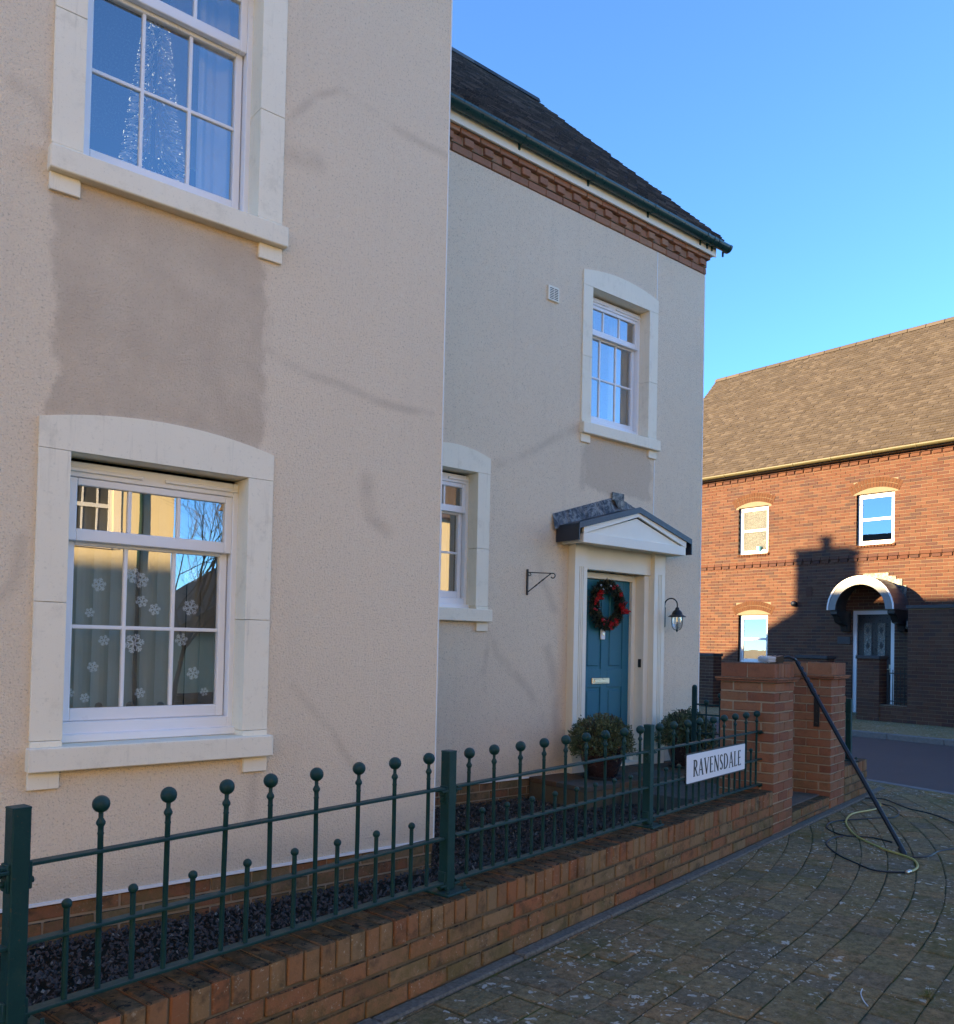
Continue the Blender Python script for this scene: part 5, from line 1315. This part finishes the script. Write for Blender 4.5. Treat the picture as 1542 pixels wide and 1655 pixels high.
part('gate_frame', MB().box(-.01, .01, 0, gq[0]-gq[1], z1g-.02, z1g).box(-.01, .01, 0, gq[0]-gq[1], z0g, z0g+.02), M['black'], ig)
for i in range(6): part('bar', MB().tube([(0, .04+i*(gq[0]-gq[1]-.08)/5, z0g-.3), (0, .04+i*(gq[0]-gq[1]-.08)/5, z1g+.06)], .008, 6), M['black'], ig)

# ------------------------------------------------------------------ houses out of frame: mirrored in the windows, casting the shadow on the brick house, or bouncing light
hD = thing('opposite_house', 'yellow-cream house over the street, mirrored in the lower front window', 'house', (0, -7.6, 0))
YO = -7.6
ow = [(2.9, 3.75, 3.0, 4.5), (4.05, 4.85, 3.15, 4.5), (0, .9, 3.0, 4.5), (-4, -3.1, 3.0, 4.5), (-8, -7.1, 3.0, 4.5), (3.0, 3.8, .7, 2.1), (0, .9, .7, 2.1), (-4, -3.1, .7, 2.1), (-8, -7.1, .7, 2.1)]
mbD = wall_holes(-26, 6.0, -.15, 6.3, YO-.3, .3, ow); mbD.box(5.7, 6.0, YO-7, YO-.3, -.15, 6.3).box(-26, -25.7, YO-7, YO-.3, -.15, 6.3).box(-25.7, 5.7, YO-7, YO-6.7, -.15, 6.3)
wpart('wall', mbD, M['ocream'], hD)
wpart('roof', MB().prism([(YO+.3, 6.25), (YO-3.5, 9.2), (YO-7.3, 6.25), (YO-7.3, 6.15), (YO-3.5, 9.05), (YO+.3, 6.15)], lambda u, v, d: (d, u, v), -26.2, 6.2), M['otile'], hD)
for w in ow:
    f = MB().box(w[0], w[0]+.07, YO-.12, YO-.04, w[2], w[3]).box(w[1]-.07, w[1], YO-.12, YO-.04, w[2], w[3])
    for z in (w[2], w[3]-.07, (w[2]+w[3])/2-.03): f.box(w[0]+.07, w[1]-.07, YO-.118, YO-.042, z, z+.07)
    for t in (1/3, 2/3): xx = w[0]+(w[1]-w[0])*t; f.box(xx-.015, xx+.015, YO-.1, YO-.06, w[2]+.07, w[3]-.07)
    o = wpart('window', f, M['whitegrp'], hD)
    wpart('pane', MB().add([(w[0]+.05, YO-.08, w[2]+.05), (w[1]-.05, YO-.08, w[2]+.05), (w[1]-.05, YO-.08, w[3]-.05), (w[0]+.05, YO-.08, w[3]-.05)], [(0, 1, 2, 3)]), M['slatep'], hD, parent=o, fix=False)
    wpart('surround', MB().box(w[0]-.14, w[0]-.001, YO-.02, YO+.02, w[2]-.1, w[3]+.14).box(w[1]+.001, w[1]+.14, YO-.02, YO+.02, w[2]-.1, w[3]+.14).box(w[0], w[1], YO-.019, YO+.021, w[3]+.001, w[3]+.14).box(w[0], w[1], YO-.019, YO+.04, w[2]-.1, w[2]-.001), M['stone'], hD, parent=o)
wpart('downpipe', MB().lathe([(.04, -.1), (.04, 5.4)], (5.35, YO+.06, 0), 8), M['green'], hD)
hE = thing('far_street_house', 'brown-roofed house further along the street, low wing mirrored in the lower front window, unseen tall block added for warm bounce light', 'house', (16, -12.5, 0))
wpart('wall', MB().box(12.4, 27, -20, -12.5, -.15, 6.0), M['ocream'], hE)  # unseen tall block, added so its sunlit front bounces warm light onto the door wall
wpart('roof', MB().prism([(-12.2, 5.95), (-16.2, 9.0), (-20.3, 5.95)], lambda u, v, d: (d, u, v), 12.2, 27.2), M['otile'], hE)
wpart('side_wing', MB().box(8.2, 12.4, -19, -13.4, -.15, 1.6), M['ocream'], hE)
wpart('side_wing_roof', MB().prism([(8.0, 1.55), (12.4, 4.2), (12.4, 1.55)], lambda u, v, d: (u, d, v), -19.2, -13.1), M['otile'], hE)
for k in range(4):
    for z in (.8, 3.4):
        x = 13+3.6*k
        wo = wpart('window', MB().box(x, x+.06, -12.53, -12.44, z, z+1.4).box(x+.94, x+1, -12.53, -12.44, z, z+1.4).box(x+.06, x+.94, -12.53, -12.445, z, z+.06).box(x+.06, x+.94, -12.53, -12.445, z+1.34, z+1.4).box(x+.06, x+.94, -12.53, -12.446, z+.67, z+.73), M['whitegrp'], hE)
        wpart('pane', MB().box(x+.05, x+.95, -12.52, -12.48, z+.05, z+1.35), M['slatep'], hE, parent=wo)
# bare street tree, mirrored in the lower window
tr = thing('bare_tree', 'bare winter tree over the street, mirrored in the lower front window', 'tree', (5.6, -6.2, -.05))
rr = random.Random(31); trunk = MB(); crown = MB()
def branch(p, dv, L, r, lv):
    n = 4; pts = [p]; q = p.copy(); d2 = dv.copy()
    for i in range(n): d2 = (d2+Vector((rr.gauss(0, .13), rr.gauss(0, .13), rr.gauss(0, .10)+.03))).normalized(); q = q+d2*L/n; pts.append(q.copy())
    (trunk if lv == 0 else crown).tube(pts, [r*(1-.45*i/n) for i in range(n+1)], 5 if lv < 2 else 3)
    if lv >= 4: return
    for k in range(4 if lv else 6):
        i = rr.randrange(2, n+1); ax = Vector((rr.gauss(0, 1), rr.gauss(0, 1), rr.gauss(0, 1))).normalized(); nd = (d2+ax*.75+Vector((0, 0, .15))).normalized()
        branch(pts[i], nd, L*rr.uniform(.55, .78), r*.5, lv+1)
branch(Vector((0, 0, 0)), Vector((0, 0, 1)), 2.5, .05, 0)
part('trunk', trunk, M['bark'], tr); part('crown', crown, M['bark'], tr)
# the terrace goes on to the left of the photo and keeps the street in shade
hG = thing('terrace_row', 'rest of the beige terrace running on past the left edge', 'house', (-15, Y1, 0))
wpart('wall', MB().box(-30, -2.75, Y1+.05, 10.9, -.1, 5.9), M['render'], hG)
wpart('roof', MB().prism([(Y1-.2, 5.95), (7.62, 9.42), (11.2, 5.95), (11.2, 5.85), (7.62, 9.3), (Y1-.2, 5.85)], lambda u, v, d: (d, u, v), -30.2, -2.72), M['dtile'], hG)
# rear house whose hipped roof and chimney throw the shadow over the brick house
hF = thing('rear_house', 'hipped-roof house behind the terrace, its chimney shadow falling on the brick house', 'house', (1, 19, 0))
wpart('wall', MB().box(-2.35, 2.35, 13.5, 21.5, -.15, 4.5), M['render'], hF)
V = [(-2.6, 13.2, 4.45), (2.6, 13.2, 4.45), (2.6, 21.75, 4.45), (-2.6, 21.75, 4.45), (0, 14.5, 6.75), (0, 20.05, 6.75)]
wpart('roof', MB().add(V, [(0, 1, 4), (1, 2, 5, 4), (2, 3, 5), (3, 0, 4, 5), (3, 2, 1, 0)]), M['otile'], hF)
ch = wpart('chimney', MB().box(-.3, .3, 19.0, 20.28, 5.6, 7.88).box(-.34, .34, 18.95, 20.33, 7.84, 7.94), M['rbrick'], hF)
wpart('chimney_pot', MB().lathe([(.16, 7.9), (.13, 8.02), (.13, 8.15), (.17, 8.2), (.17, 8.26)], (0, 19.64, 0), 10), M['otile'], hF, parent=ch)

# ------------------------------------------------------------------ small litter on the pavement
sp = smooth_path([onZ(px, py, .006) for px, py in ((1394, 1598), (1391.5, 1606), (1396, 1617.5), (1403, 1626))], 6)
stk = thing('dry_stalk', 'pale dry plant stalk lying on the pavement, bottom right', 'stalk', (sp[0].x, sp[0].y, .002))
wpart('stem', MB().tube(sp, .0022, 5), M['bristle'], stk)
wp = onZ(1498, 1612, 0); wt = thing('weed_tuft', 'small yellow-green weed growing in a paver joint, bottom right', 'weed', (wp.x, wp.y, -.004))
rr = random.Random(77); wm_ = MB()
for i in range(46):
    a = rr.uniform(0, 2*PI); L_ = rr.uniform(.018, .05); bx0 = Vector((rr.gauss(0, .018), rr.gauss(0, .006), 0)); d_ = Vector((math.cos(a)*.8, math.sin(a)*.8, rr.uniform(.35, 1.1))).normalized(); sd = Vector((-math.sin(a), math.cos(a), 0))*.0022
    wm_.cur = rr.random(); wm_.add([bx0-sd, bx0+sd, bx0+d_*L_*.6+sd*.8, bx0+d_*L_+Vector((0, 0, -.004)), bx0+d_*L_*.6-sd*.8], [(0, 1, 2, 3, 4)])
n_ = NT('weed_leaf'); M['weed'] = n_.fin(n_.mix(n_.rnd(), (.10, .12, .03), (.26, .20, .08)), .6, .2)
part('blades', wm_, M['weed'], wt, tint=True, kind='stuff', fix=False)
